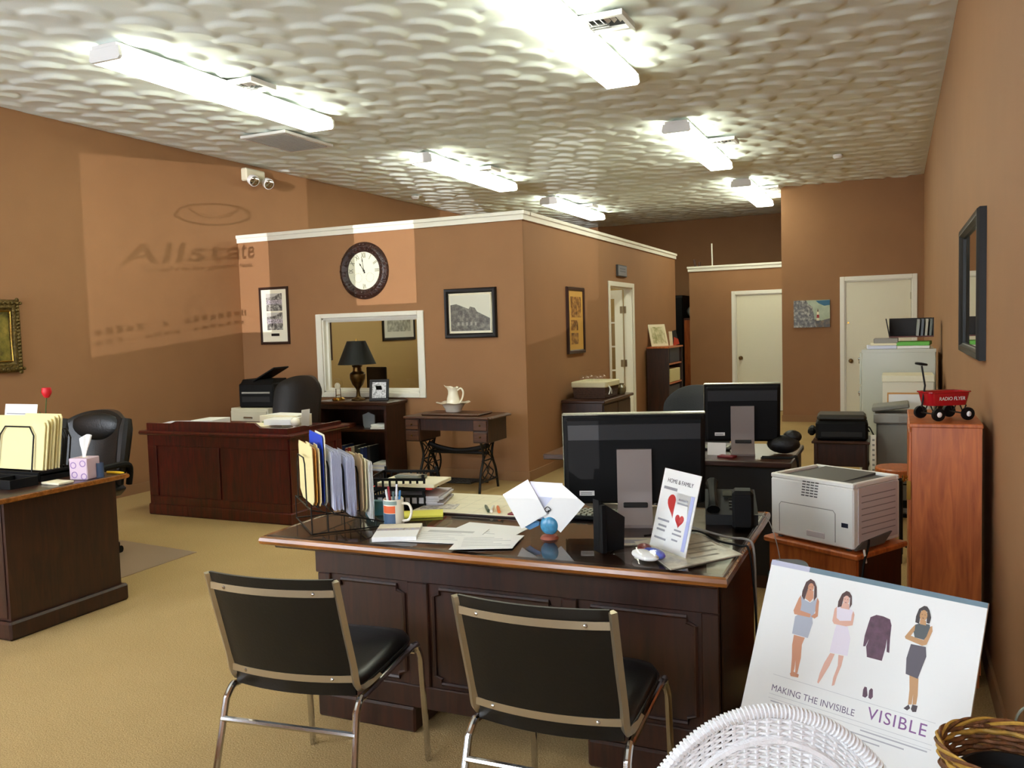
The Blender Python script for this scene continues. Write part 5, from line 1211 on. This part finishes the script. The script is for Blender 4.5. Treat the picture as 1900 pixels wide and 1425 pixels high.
# ================================================================== right side things
# second desk clutter
bp = MB(); bp.sph((0, 0, .055), .075, 1.3, .8, .75, 14, 10); bp.sph((.05, .02, .10), .05, 1.1, .8, .8, 12, 8)
one('black_bag', bp, mat('black_nylon', L(14, 14, 16), .5, bump=.8, bscale=25), 'crumpled black pouch on the right end of the second desk', 'bag', (-.62, 5.38, .767), 0, ang=60)
for k in range(3): one('monitor_cable', MB().tube(bez([(-.72, 5.20-.03*k, .771), (-.62, 5.205-.03*k, .771), (-.56, 5.205-.03*k, .771), (-.522, 5.205-.03*k, .768), (-.512+.003*k, 5.2-.03*k, .6), (-.50, 5.18-.03*k, .3), (-.50, 5.17-.03*k, .005)], 6), .004, 6), M_black, 'cable trailing off the second desk, %s of three' % ('front', 'middle', 'rear')[k], 'cable', group='cables of the second monitor')
# laser printer
lpz = thing('laser_printer', 'white laser printer with grey top on the wooden stand', 'printer', (-.545, 3.935, .61), -31)
M_lp = mat('printer_white', L(236, 236, 230), .45); M_lg = mat('printer_grey', L(84, 84, 82), .5); M_ls = mat('printer_side', L(206, 196, 194), .5)
b = MB(); x0, x1, y0, y1, h = .03, .44, .02, .355, .285
b.box(x0, y0, .012, x1, y1, h-.02, .006); b.box(x0, y0, h-.02, x1, y0+.02, h, .004).box(x0, y1-.02, h-.02, x1, y1, h, .004).box(x0, y0+.02, h-.02, x0+.02, y1-.02, h, .004).box(x1-.02, y0+.02, h-.02, x1, y1-.02, h, .004)
b.build('body', M_lp, lpz)
MB().box(x0+.02, y0+.02, h-.02, x1-.02, y1-.02, h-.012).prism([(y0+.06, h-.012), (y1-.02, h-.012), (y1-.02, h-.001)], x0+.06, x1-.1, 'yz').build('output_tray', M_lg, lpz)
pv = MB().box(x1, y0+.03, .03, x1+.004, y1-.02, h-.02, .001).build('side_cover', M_ls, lpz)
for k in range(7): MB().box(x1+.004, y0+.05, .07+k*.026, x1+.0048, y1-.04, .074+k*.026).build('side_groove', mat('groove_grey', L(140, 132, 130), .6), pv)
MB().prism([(y0+.0, .012), (y0+.20, .012), (y0+.26, .055), (y0+.05, .04)], x1+.001, x1+.012, 'yz').build('cassette_end', M_lg, lpz)
for i in range(4):
    for j in range(6): MB().box(.19+i*.021+j*.0015, y0-.0012, .205+j*.012-.0, .206+i*.021+j*.0015, y0+.001, .210+j*.012).build('vent_slot', M_lg, lpz)
g_ = MB(); g_.tube([(.075, y0, .03), (.075, y0, .15), (.085, y0, .162), (.345, y0, .162), (.355, y0, .15), (.355, y0, .03)], .0016, 6); g_.build('door_seam', M_grey, lpz)
MB().box(.215, y0-.003, .035, .305, y0+.002, .06, .008).build('hand_grip', M_ls, lpz); MB().box(.385, y0-.002, .10, .415, y0+.001, .118).build('port', mat('port_blue', L(36, 40, 56), .4), lpz)
MB().tube(bez([(.458, .10, .045), (.478, .06, .02), (.494, .0, -.06), (.492, -.015, -.3), (.492, -.01, -.604)], 6), .005, 6).build('power_cable', M_black, lpz)
MB().box(-.004, -.004, -.03, .004, .004, .03, .002, M=T(.485, .03, -.005) @ RX(15)).build('white_plug', M_paper, lpz)
for x in (.06, .40):
    for y in (.05, .32): MB().cyl((x, y, 0), (x, y, .012), .012, n=10).build('foot', M_lg, lpz)
# toy wagon
wg = thing('toy_wagon', 'small red toy wagon on top of the tall wooden cabinet', 'toy', (.19, 4.17, 1.119), 30)
wg.scale = (1.15, 1.15, 1.15)
def rrect(w, d, r, n=5):
    o = []
    for cx, cy, a0 in ((w-r, d-r, 0), (-w+r, d-r, 90), (-w+r, -d+r, 180), (w-r, -d+r, 270)):
        for k in range(n+1): a = math.radians(a0+90*k/n); o.append((cx+r*math.cos(a), cy+r*math.sin(a)))
    return o
b = MB(); rings = [(.075, .038, .055), (.083, .046, .102), (.087, .05, .104), (.087, .05, .108), (.079, .042, .106), (.072, .035, .062)]
vs_ = []; n_ = len(rrect(.1, .05, .02))
for w, d, z in rings: vs_ += [(x, y, z) for x, y in rrect(w, d, .022)]
fs_ = [(i*n_+k, i*n_+(k+1) % n_, (i+1)*n_+(k+1) % n_, (i+1)*n_+k) for i in range(len(rings)-1) for k in range(n_)]
fs_ += [tuple(range(n_-1, -1, -1)), tuple((len(rings)-1)*n_+k for k in range(n_))]
b.add(vs_, fs_); b.build('wagon_body', M_red, wg)
text('wagon_lettering', 'RADIO FLYER', .019, M_paper, wg, T(.006, -.0445, .081) @ RX(100) , .0004, sx=.9)
for x in (-.058, .058):
    MB().cyl((x, -.055, .024), (x, .055, .024), .003, n=8).build('axle', M_iron, wg)
    for yy in (-.03, .03): MB().tube([(x-.012, yy, .055), (x, yy, .026), (x+.012, yy, .055)], .003, 6).build('axle_bracket', M_iron, wg)
    for y in (-.058, .058):
        wl = MB().lathe([(.012, -.008), (.0235, -.007), (.0245, 0), (.0235, .007), (.012, .008)], 20).xf(T(x, y, .0245) @ RX(90)).build('wheel', M_black, wg)
        MB().lathe([(.010, 0), (.008, .002), (.001, .004)], 16).xf(T(x, y+(-.0082 if y < 0 else .0082), .0245) @ RX(90 if y < 0 else -90)).build('hub_cap', M_paper if y < 0 else M_red, wl)
MB().tube([(-.075, 0, .045), (-.088, 0, .05), (-.075, 0, .13), (-.088, 0, .205)], .0035, 8).build('pull_rod', M_iron, wg)
MB().lathe([(.001, -.006), (.022, -.004), (.024, 0), (.022, .004), (.001, .006)], 18, (0, 0, 0), 1, .8).xf(T(-.09, 0, .212) @ RY(10)).build('grip', M_iron, wg)
# black printer on small table
bp_ = thing('inkjet_printer', 'flat black inkjet printer on the small dark table', 'printer', (-.39, 7.22, .6255), 3)
MB().box(-.19, -.16, 0, .19, .17, .15, .02).build('body', M_black, bp_); MB().box(-.18, -.15, .15, .18, .16, .20, .02).build('scanner_lid', mat('dark_olive_plastic', L(44, 42, 36), .4), bp_); MB().box(-.25, -.10, .03, -.19, .12, .09, .02).build('side_tray', M_black, bp_); MB().box(-.15, -.165, .03, .15, -.16, .07, .003).build('output_slot', M_blackm, bp_)
ws = thing('power_strip', 'white perforated power strip hanging beside the small dark table', 'power strip', (-.155, 7.05, 0))
MB().box(-.02, -.012, .30, .02, .012, .68, .004).build('strip', M_white, ws)
for k in range(9): MB().box(-.008, -.0135, .33+k*.038, .008, -.012, .345+k*.038).build('socket', M_grey, ws)
MB().tube(bez([(.0, 0, .68), (-.03, .05, .73), (-.05, .1, .72), (-.03, .1, .69)], 5), .006, 6).tube([(0, 0, .30), (.01, .02, .005)], .005, 6).build('cord', M_black, ws)
# copier tower
cp = thing('copier', 'grey office copier standing behind the tall wooden cabinet', 'copier', (-.14, 7.30, 0))
MB().box(0, 0, .03, .40, .36, .74, .012).build('body', mat('copier_grey', L(132, 132, 126), .5), cp); MB().box(.0, -.004, .26, .40, 0, .27).box(0, -.004, .08, .40, 0, .14).build('black_band', M_black, cp); MB().box(.02, .01, 0, .38, .35, .03).build('plinth', M_black, cp)
MB().box(-.02, -.02, .74, .40, .36, .82, .01).build('scanner', mat('copier_light', L(150, 150, 144), .5), cp); MB().box(-.03, -.03, 0, .24, .30, .035, .008, M=T(0, 0, .835) @ RY(-7)).build('document_cover', mat('copier_cover', L(120, 120, 110), .5), cp); MB().box(.16, -.024, .755, .30, -.02, .80).build('control_panel', M_grey, cp)
# round stand
rs_ = thing('round_stand', 'small round brown table with a thin iron pole in front of the copier', 'table', (.03, 6.05, 0))
MB().lathe([(.001, .555), (.15, .555), (.155, .57), (.155, .595), (.15, .602), (.001, .602)], 32, cap=False).build('round_top', M_mwood, rs_); MB().lathe([(.145, .555), (.145, .535), (.14, .535), (.14, .555)], 32, cap=False).build('dark_rim', M_blackm, rs_)
MB().cyl((0, 0, .03), (0, 0, .555), .012, n=10).build('pole', M_iron, rs_)
for k in range(3): a = 2*PI*k/3+.5; MB().tube(bez([(0, 0, .1), (.07*math.cos(a), .07*math.sin(a), .06), (.14*math.cos(a), .14*math.sin(a), .008)], 5), .010, 8).build('leg', M_iron, rs_)
# file cabinets and boxes
fc = thing('lateral_file', 'tall pale grey file cabinet by the closet door with papers on top', 'file cabinet', (-.28, 8.32, 0))
M_fc = mat('pale_grey_metal', L(190, 192, 178), .35, metal=.0, coat=.2)
MB().box(0, 0, .03, .60, .92, 1.28, .008).build('body', M_fc, fc); MB().box(.01, .01, 0, .59, .91, .03).build('plinth', M_grey, fc); MB().box(0, -.003, 1.255, .60, .0, 1.285, .001).build('top_lip', M_fc, fc)
for k in range(4):
    d_ = MB().box(-.018, .02, .06+k*.303, 0, .90, .345+k*.303, .004).build('drawer', M_fc, fc); MB().box(-.036, .35, .23+k*.303, -.018, .56, .26+k*.303, .006).build('handle', M_chrome, d_); MB().lathe([(.012, 0), (.012, .012), (.001, .014)], 12).xf(T(-.018, .06, .30+k*.303-.01) @ RY(-90)).build('lock', M_chrome, d_)
lc = thing('low_cabinet', 'beige low cabinet under the cream storage box', 'cabinet', (-.12, 7.78, 0))
MB().box(0, 0, .03, .42, .44, .70, .006).build('body', M_beige, lc); MB().box(.01, .01, 0, .41, .43, .03).build('plinth', M_grey, lc)
cbx = thing('storage_box', 'cream lidded storage box with a tan edged front', 'box', (-.105, 7.72, .70))
M_cb = mat('cream_box', L(218, 212, 190), .55)
MB().box(.005, .01, 0, .385, .40, .34, .003).build('carton', M_cb, cbx); MB().box(0, 0, .335, .39, .41, .39, .004).build('lid', mat('lid_cream', L(226, 220, 192), .55), cbx); MB().box(.05, .005, .02, .35, .01, .235).build('front_panel', M_paper, cbx)
MB().box(.04, .002, .235, .35, .01, .248).box(.04, .002, .02, .05, .01, .235).build('tan_edge', mat('tan_strip', L(196, 140, 70), .5), cbx)
for k, (x, y, w, d, h, z, m_, lb) in enumerate(((-.12, 8.52, .12, .16, .03, 1.2855, M_paperb, 'bottom left paper pile on the tall file cabinet'), (-.10, 8.53, .11, .15, .02, 1.3165, M_cream, 'cream papers on the left pile of the tall file cabinet'), (-.08, 8.53, .10, .15, .04, 1.3375, mat('grey_papers', L(150, 146, 138), .7), 'grey binder topping the left pile on the tall file cabinet'), (.15, 8.52, .13, .17, .025, 1.2855, M_paper, 'white papers under the green folder on the tall file cabinet'), (.15, 8.53, .135, .16, .035, 1.3115, mat('lime_green', L(96, 176, 60), .5), 'bright green folder on the tall file cabinet'))):
    one('paper_pile' if k != 4 else 'green_folder', MB().box(-w, -d, 0, w, d, h, .004), m_, lb, 'paper' if k != 4 else 'folder', (x, y, z), 3-2*k)
mb_ = thing('magazine_box', 'black open box with magazines on the green folder', 'box', (-.055, 8.42, 1.3835))
MB().box(0, 0, -.012 if False else 0, .36, .26, .01).box(0, .25, .01, .36, .26, .17).box(.35, 0, .01, .36, .25, .17).prism([(-.03, .17), (.0, .0), (.008, .0), (-.022, .17)], 0, .26, 'xz').build('carton', mat('black_brown_box', L(26, 20, 20), .6), mb_)
MB().box(0, -.002, 0, .36, 0, .012).build('red_brown_edge', mat('red_brown', L(90, 40, 34), .5), mb_)
for k in range(4): one('magazine', MB().box(0, -.10, 0, .022, .10, .15, .003, M=RY(4)), mat('mag_%d' % k, L(*[(150, 156, 150), (96, 104, 112), (176, 176, 160), (110, 116, 108)][k]), .4), '%s magazine standing in the black box' % ('first', 'second', 'third', 'last')[k], 'magazine', (.165+k*.034, 8.54, 1.3945), 0, 'magazines in the black box')

# ================================================================== poster
w, h = .60, .925
e1 = Vector((.93020027, -.36674563, -.01500323)); e2 = Vector((.16309548, .37636015, .91200488)); en = e1.cross(e2)
Mw = Matrix((e1, -en, e2)).transposed().to_4x4(); Mw.translation = Vector((-.343, 2.671, .845))-h*e2
po = thing('poster_board', 'white poster board of women with the words making the invisible visible', 'poster'); po.matrix_world = Mw
MB().box(0, 0, 0, w, .008, h).build('board', mat('poster_white', L(226, 228, 226), .4), po)
MB().prism([(.008, h-.06), (.05, h-.06), (.45, .012), (.44, .012)], .27, .33, 'yz').build('easel_back', M_cream, po)
PC = dict(skin=mat('print_skin', L(196, 138, 106), .5), skin2=mat('print_skin_pale', L(214, 168, 150), .5), skin3=mat('print_skin_tan', L(186, 142, 96), .5), hair=mat('print_hair', L(74, 44, 40), .5), hair3=mat('print_hair_dark', L(50, 40, 40), .5), grey=mat('print_grey_dress', L(166, 172, 186), .5), lav=mat('print_pale_dress', L(220, 214, 226), .5), plum=mat('print_plum', L(84, 50, 70), .5, var=.3, vscale=60), slate=mat('print_slate', L(78, 84, 86), .5), skirt=mat('print_skirt', L(82, 76, 86), .5), shoe=mat('print_shoe', L(60, 46, 52), .5), teal=mat('print_teal_band', L(98, 122, 134), .45), lgrey=mat('print_lilac_band', L(178, 180, 198), .45))
def pr_(nm, pts, m, lay=1):
    MB().prism([(u, h+v) for u, v in pts], -.0003*lay-.0002, -.0003*lay, 'xz').build(nm, PC[m], po)
pr_('printed_legs', [(.1143,-.2007),(.1478,-.2009),(.1433,-.2222),(.1481,-.2592),(.1468,-.3017),(.1404,-.3035),(.1339,-.2672),(.1357,-.2922),(.134,-.3053),(.1275,-.3071),(.1222,-.2661),(.115,-.2294)], 'skin')
pr_('printed_shoes', [(.1253,-.3077),(.1353,-.3007),(.152,-.3045),(.1515,-.313),(.1293,-.3151)], 'skin', 2)
pr_('printed_dress', [(.1123,-.0884),(.1256,-.0965),(.1425,-.1006),(.1561,-.0897),(.1618,-.0841),(.1661,-.1006),(.1583,-.1434),(.1622,-.1554),(.1566,-.1996),(.1083,-.1987),(.1068,-.149),(.1164,-.1402),(.1159,-.1162)], 'grey', 2)
pr_('printed_arm', [(.1116,-.0855),(.1069,-.0962),(.0987,-.1333),(.1032,-.1432),(.1512,-.142),(.1514,-.132),(.1186,-.1287),(.1185,-.1112)], 'skin', 3)
pr_('printed_arm', [(.1613,-.0821),(.1682,-.0914),(.1729,-.1335),(.1648,-.1419),(.1527,-.1382),(.1639,-.127),(.1609,-.1061)], 'skin', 3)
pr_('printed_neck', [(.128,-.066),(.146,-.066),(.150,-.086),(.142,-.099),(.126,-.092)], 'skin', 3)
pr_('printed_hair', [(.1307,-.0337),(.1192,-.0449),(.1135,-.0727),(.1145,-.0879),(.1242,-.0968),(.129,-.054),(.146,-.052),(.1527,-.0949),(.1587,-.0805),(.1531,-.0533),(.143,-.0378)], 'hair', 4)
pr_('printed_legs', [(.2279,-.2235),(.2408,-.223),(.2326,-.2574),(.2172,-.2987),(.2114,-.3127),(.2077,-.3097),(.2099,-.2843),(.2166,-.2534)], 'skin2')
pr_('printed_legs', [(.2514,-.2227),(.2661,-.2217),(.265,-.2486),(.2584,-.279),(.2557,-.3042),(.2493,-.3081),(.249,-.2857),(.255,-.2513)], 'skin2')
pr_('printed_dress', [(.2216,-.0945),(.2644,-.0932),(.2697,-.0983),(.2702,-.1233),(.2604,-.1382),(.264,-.1457),(.2754,-.1719),(.2761,-.219),(.2254,-.222),(.2279,-.1586),(.2309,-.1411),(.224,-.1173)], 'lav', 2)
pr_('printed_arm', [(.2216,-.0945),(.2165,-.102),(.2168,-.136),(.2226,-.1431),(.2569,-.142),(.2746,-.1348),(.2745,-.1056),(.2693,-.0963),(.2672,-.1073),(.2682,-.1238),(.2375,-.1311),(.2268,-.1251)], 'skin2', 3)
pr_('printed_neck', [(.237,-.08),(.254,-.08),(.258,-.095),(.232,-.096)], 'skin2', 3)
pr_('printed_hair', [(.2402,-.0456),(.2293,-.0565),(.2229,-.0792),(.2241,-.0961),(.2341,-.0917),(.236,-.064),(.254,-.062),(.2575,-.0906),(.2617,-.0791),(.2574,-.0568),(.2491,-.0471)], 'hair', 4)
pr_('printed_gown', [(.333,-.092),(.3513,-.0918),(.37,-.0956),(.3766,-.1102),(.379,-.1459),(.3835,-.1827),(.3762,-.1818),(.3713,-.1478),(.3717,-.1718),(.3682,-.2079),(.3279,-.2082),(.3208,-.1809),(.325,-.1595),(.3188,-.1814),(.3129,-.1829),(.3118,-.1546),(.3157,-.1208),(.3184,-.1016)], 'plum')
pr_('printed_legs', [(.4432,-.2255),(.4661,-.2268),(.4713,-.2693),(.4713,-.292),(.4625,-.2947),(.46,-.2688),(.4607,-.2952),(.4518,-.2979),(.4492,-.2604)], 'skin3')
pr_('printed_skirt', [(.4336,-.146),(.4711,-.1443),(.4762,-.1682),(.4704,-.1968),(.4645,-.2284),(.4335,-.2243),(.4286,-.1847)], 'skirt', 2)
pr_('printed_arm', [(.4363,-.0939),(.4287,-.1057),(.4155,-.1308),(.4184,-.136),(.4616,-.1436),(.472,-.1382),(.4809,-.1008),(.4781,-.0878),(.4737,-.0908),(.4687,-.1175),(.463,-.1288),(.4399,-.1267),(.43,-.1252),(.437,-.1096)], 'skin3', 3)
pr_('printed_top', [(.4363,-.0939),(.4485,-.087),(.471,-.0855),(.4743,-.0946),(.4687,-.1175),(.4666,-.1278),(.4399,-.1267),(.433,-.1086)], 'slate', 2)
pr_('printed_hair', [(.4504,-.0407),(.4388,-.0514),(.4346,-.0723),(.4353,-.0881),(.4452,-.0898),(.4451,-.0547),(.4602,-.0544),(.4631,-.0835),(.4706,-.0837),(.4718,-.0676),(.4651,-.0493),(.458,-.041)], 'hair3', 4)
pr_('printed_neck', [(.446,-.078),(.461,-.078),(.463,-.09),(.447,-.09)], 'skin3', 3)
pr_('printed_shoes', [(.4425,-.3102),(.4535,-.2973),(.4586,-.3053),(.4524,-.3129)], 'shoe', 2); pr_('printed_shoes', [(.4607,-.3066),(.4625,-.2947),(.4755,-.2945),(.4743,-.31),(.4655,-.3127)], 'shoe', 2)
pr_('printed_pump', [(.3362,-.2851),(.3423,-.2854),(.3481,-.3054),(.3434,-.3127),(.3351,-.3112),(.3338,-.2938)], 'plum'); pr_('printed_pump', [(.3541,-.284),(.3586,-.2866),(.3621,-.3052),(.3574,-.3125),(.351,-.3104),(.3495,-.2912)], 'plum')
for (cu_, cv_, a_, b_, m_) in ((.1365, -.0575, .0088, .0125, 'skin'), (.2445, -.071, .0088, .0125, 'skin2'), (.453, -.066, .0095, .0145, 'skin3')):
    pr_('printed_face', [(cu_+a_*math.cos(t), cv_+b_*math.sin(t)) for t in np.linspace(0, 2*PI, 17)[:-1]], m_, 5)
    for s in (-1, 1): pr_('printed_eye', [(cu_+s*.0036-.0013, cv_+.0015), (cu_+s*.0036+.0013, cv_+.0015), (cu_+s*.0036+.0013, cv_+.0028), (cu_+s*.0036-.0013, cv_+.0028)], 'hair3', 6)
    pr_('printed_mouth', [(cu_-.0028, cv_-.0062), (cu_+.0028, cv_-.0062), (cu_+.0018, cv_-.0078), (cu_-.0018, cv_-.0078)], 'plum', 6)
pr_('printed_band', [(.0, -.0), (.6, -.0), (.6, -.0135), (.0, -.0155)], 'teal'); pr_('printed_band', [(0, 0), (.122, 0), (.122, -.0152), (0, -.0157)], 'lgrey', 2)
M_pl = mat('rule_grey', L(170, 172, 178), .5)
for z in (-.3237, -.3778, -.3894): MB().box(.077, -.0006, h+z, .524, -.0002, h+z+.0008).build('printed_rule', M_pl, po)
text('headline', 'MAKING THE INVISIBLE', .0255, mat('headline_grey', L(112, 104, 124), .5), po, T(.2015, -.0004, h-.3605) @ UP, .0002, sx=.90, spacing=1.02)
text('headline', 'VISIBLE', .0445, mat('headline_violet', L(128, 84, 140), .5), po, T(.4315, -.0004, h-.3495) @ UP, .0002, sx=.98, spacing=1.12)
for z, a, b in ((-.398, .085, .16), (-.398, .345, .515), (-.410, .085, .46), (-.422, .085, .40)): MB().box(a, -.0005, h+z, b, -.0002, h+z+.0035).build('small_print', M_pl, po)
MB().lathe([(.012, 0), (.012, .0004), (.001, .0005)], 20).xf(T(.525, -.0002, h-.445) @ RX(90)).build('printed_logo', mat('logo_blue', L(70, 80, 170), .5), po)

# ================================================================== white wicker chair
wc = thing('wicker_chair', 'white wicker chair with a rounded woven back in front of the poster', 'chair', (-.225, 1.61, 0), 23.9)
M_w = mat('white_wicker', L(232, 234, 236), .5, bump=.3, bscale=180)
A_, B_, zc = .285, .385, .472
def bsurf(x, z): return .035*(x/A_)**2*-1-.06*max(0, (z-.42))           # gentle curve of the back
arcp = [(A_*math.cos(t), 0, zc+B_*math.sin(t)) for t in np.linspace(-.25, PI+.25, 49)]
rim = MB(); n = 10
path = [(x, bsurf(x, z), z) for x, _, z in arcp]
rim.tube(path, .010, 8); rb = rim.build('rim_core', M_w, wc)
cl_ = MB(); N_ = 420; pts = []
for i in range(N_*3+1):
    t = -.25+(PI+.5)*i/(N_*3); c_ = Vector((A_*math.cos(t), bsurf(A_*math.cos(t), zc+B_*math.sin(t)), zc+B_*math.sin(t)))
    o_ = Vector((math.cos(t)*B_, 0, math.sin(t)*A_)).normalized(); ph = 2*PI*(i/9.0)
    pts.append(c_+.0105*(math.cos(ph)*o_+math.sin(ph)*Vector((0, 1, 0))))
cl_.tube(pts, .0034, 4)
cl_.build('rim_wrapping', M_w, rb)
st_ = MB(); nS = 41
for k in range(nS):
    t = PI*(k+.5)/nS; xt = (A_-.006)*math.cos(t); zt = zc+(B_-.006)*math.sin(t); xb = .20*math.cos(t)
    st_.tube([(xb+(xt-xb)*u, bsurf(xb+(xt-xb)*u, .38+(zt-.38)*u)-.001, .38+(zt-.38)*u) for u in np.linspace(0, 1, 7)], .0036, 5)
st_.build('back_stakes', M_w, wc)
wv = MB()
for j in range(66):
    f_ = .22+.775*j/65
    pts = []
    for i in range(nS*4+1):
        t = PI*(.5+i/4-.5)/nS+.02; t = min(max(t, .03), PI-.03)
        xt = (A_-.006)*math.cos(t); zt = zc+(B_-.006)*math.sin(t); xb = .20*math.cos(t); x = xb+(xt-xb)*f_; z = .38+(zt-.38)*f_
        pts.append((x, bsurf(x, z)+.0040*math.sin(PI*i/4+PI*j+PI/2*0+PI/8), z))
    wv.tube(pts, .0029, 4)
wv.build('back_weave', M_w, wc)
inn = MB(); inn.tube([((A_-.055)*math.cos(t), bsurf((A_-.055)*math.cos(t), zc+(B_-.055)*math.sin(t))-.004, zc+(B_-.055)*math.sin(t)) for t in np.linspace(.05, PI-.05, 41)], .0075, 6); inn.build('inner_band', M_w, wc)
sm_ = MB(); sm_.lathe([(.001, .40), (.24, .40), (.255, .385), (.25, .35), (.24, .345), (.001, .345)], 36, (0, -.22, 0), 1.0, .92, cap=False); sm_.build('seat', M_w, wc)
ap = MB()
for k in range(6): ap.tube([(.245*math.cos(t), -.22+.225*math.sin(t), .33-.018*k) for t in np.linspace(0, 2*PI, 33)[:-1]], .008, 6, closed=True)
ap.build('seat_apron', M_w, wc)
for x in (-.17, .17):
    for y in (-.36, -.08): MB().tube([(x, y, .345), (x*1.12, y+(.02 if y > -.2 else -.02), 0)], .016, 10).build('leg', M_w, wc)

# ================================================================== planter basket on a stand
ps_ = thing('plant_stand', 'small dark plant stand under the brown woven basket', 'stand', (.212, 1.955, -.012))
MB().lathe([(.001, .43), (.13, .43), (.135, .437), (.13, .445), (.001, .445)], 28, cap=False).build('top', M_dwood, ps_)
for k in range(3): a = 2*PI*k/3; MB().tube([(.10*math.cos(a), .10*math.sin(a), .43), (.12*math.cos(a), .12*math.sin(a), .012)], .012, 8).build('leg', M_dwood, ps_)
wb = thing('woven_basket', 'brown woven basket holding a black pot at the bottom right', 'basket', (.212, 1.955, .434))
M_wb = mat('basket_brown', L(118, 74, 40), .6, var=.45, vscale=50, bump=.4, bscale=120); M_wy = mat('basket_straw', L(186, 146, 62), .55, var=.25, vscale=60)
def br(z): return .092+.038*(z/.25)**.8
spk = 28
for j in range(22):
    z = .006+j*.0112; pts = []
    for i in range(spk*4):
        a = 2*PI*i/(spk*4); r_ = br(z)+.0035*math.sin(spk/2*a+PI*j); pts.append((r_*math.cos(a), r_*math.sin(a), z))
    MB().tube(pts, .0056, 6, closed=True).build('weave_row', M_wy if j in (6, 7, 13, 14, 20) else M_wb, wb)
sk = MB()
for i in range(spk): a = 2*PI*i/spk; sk.tube([(br(z)*math.cos(a), br(z)*math.sin(a), z) for z in (0, .06, .12, .18, .245)], .003, 5)
sk.build('stakes', M_wb, wb)
for q in range(4):
    pts = []
    for i in range(160):
        a = 2*PI*i/160; ph = 5*a+PI*q/2; pts.append(((br(.245)+.002+.0045*math.cos(ph))*math.cos(a), (br(.245)+.002+.0045*math.cos(ph))*math.sin(a), .25+.0055*math.sin(ph)))
    MB().tube(pts, .0038, 5, closed=True).build('rim_strand', M_wy if q % 2 else M_wb, wb)
MB().lathe([(.001, 0), (.09, 0), (.09, .006), (.001, .006)], 24, cap=False).build('basket_floor', M_wb, wb)
wh = MB(); wh.tube(bez([(.02, .14, .16), (.03, .155, .26), (.07, .15, .29), (.11, .12, .27), (.12, .09, .16)], 6), .003, 6); wh.build('wire_handle', mat('grey_wire', L(150, 160, 150), .3, metal=.8), wb)
pt_ = thing('plant_pot', 'black plastic pot of dark soil inside the woven basket', 'pot', (.218, 1.96, .441))
MB().lathe([(.001, 0), (.07, 0), (.095, .17), (.10, .175), (.10, .19), (.094, .19), (.09, .165), (.001, .165)], 28, cap=False).build('pot', M_blackm, pt_)
MB().lathe([(.089, .160), (.05, .172), (.001, .168)], 20, cap=False).build('soil', mat('dark_soil', L(40, 26, 20), .9, bump=1, bscale=60), pt_)
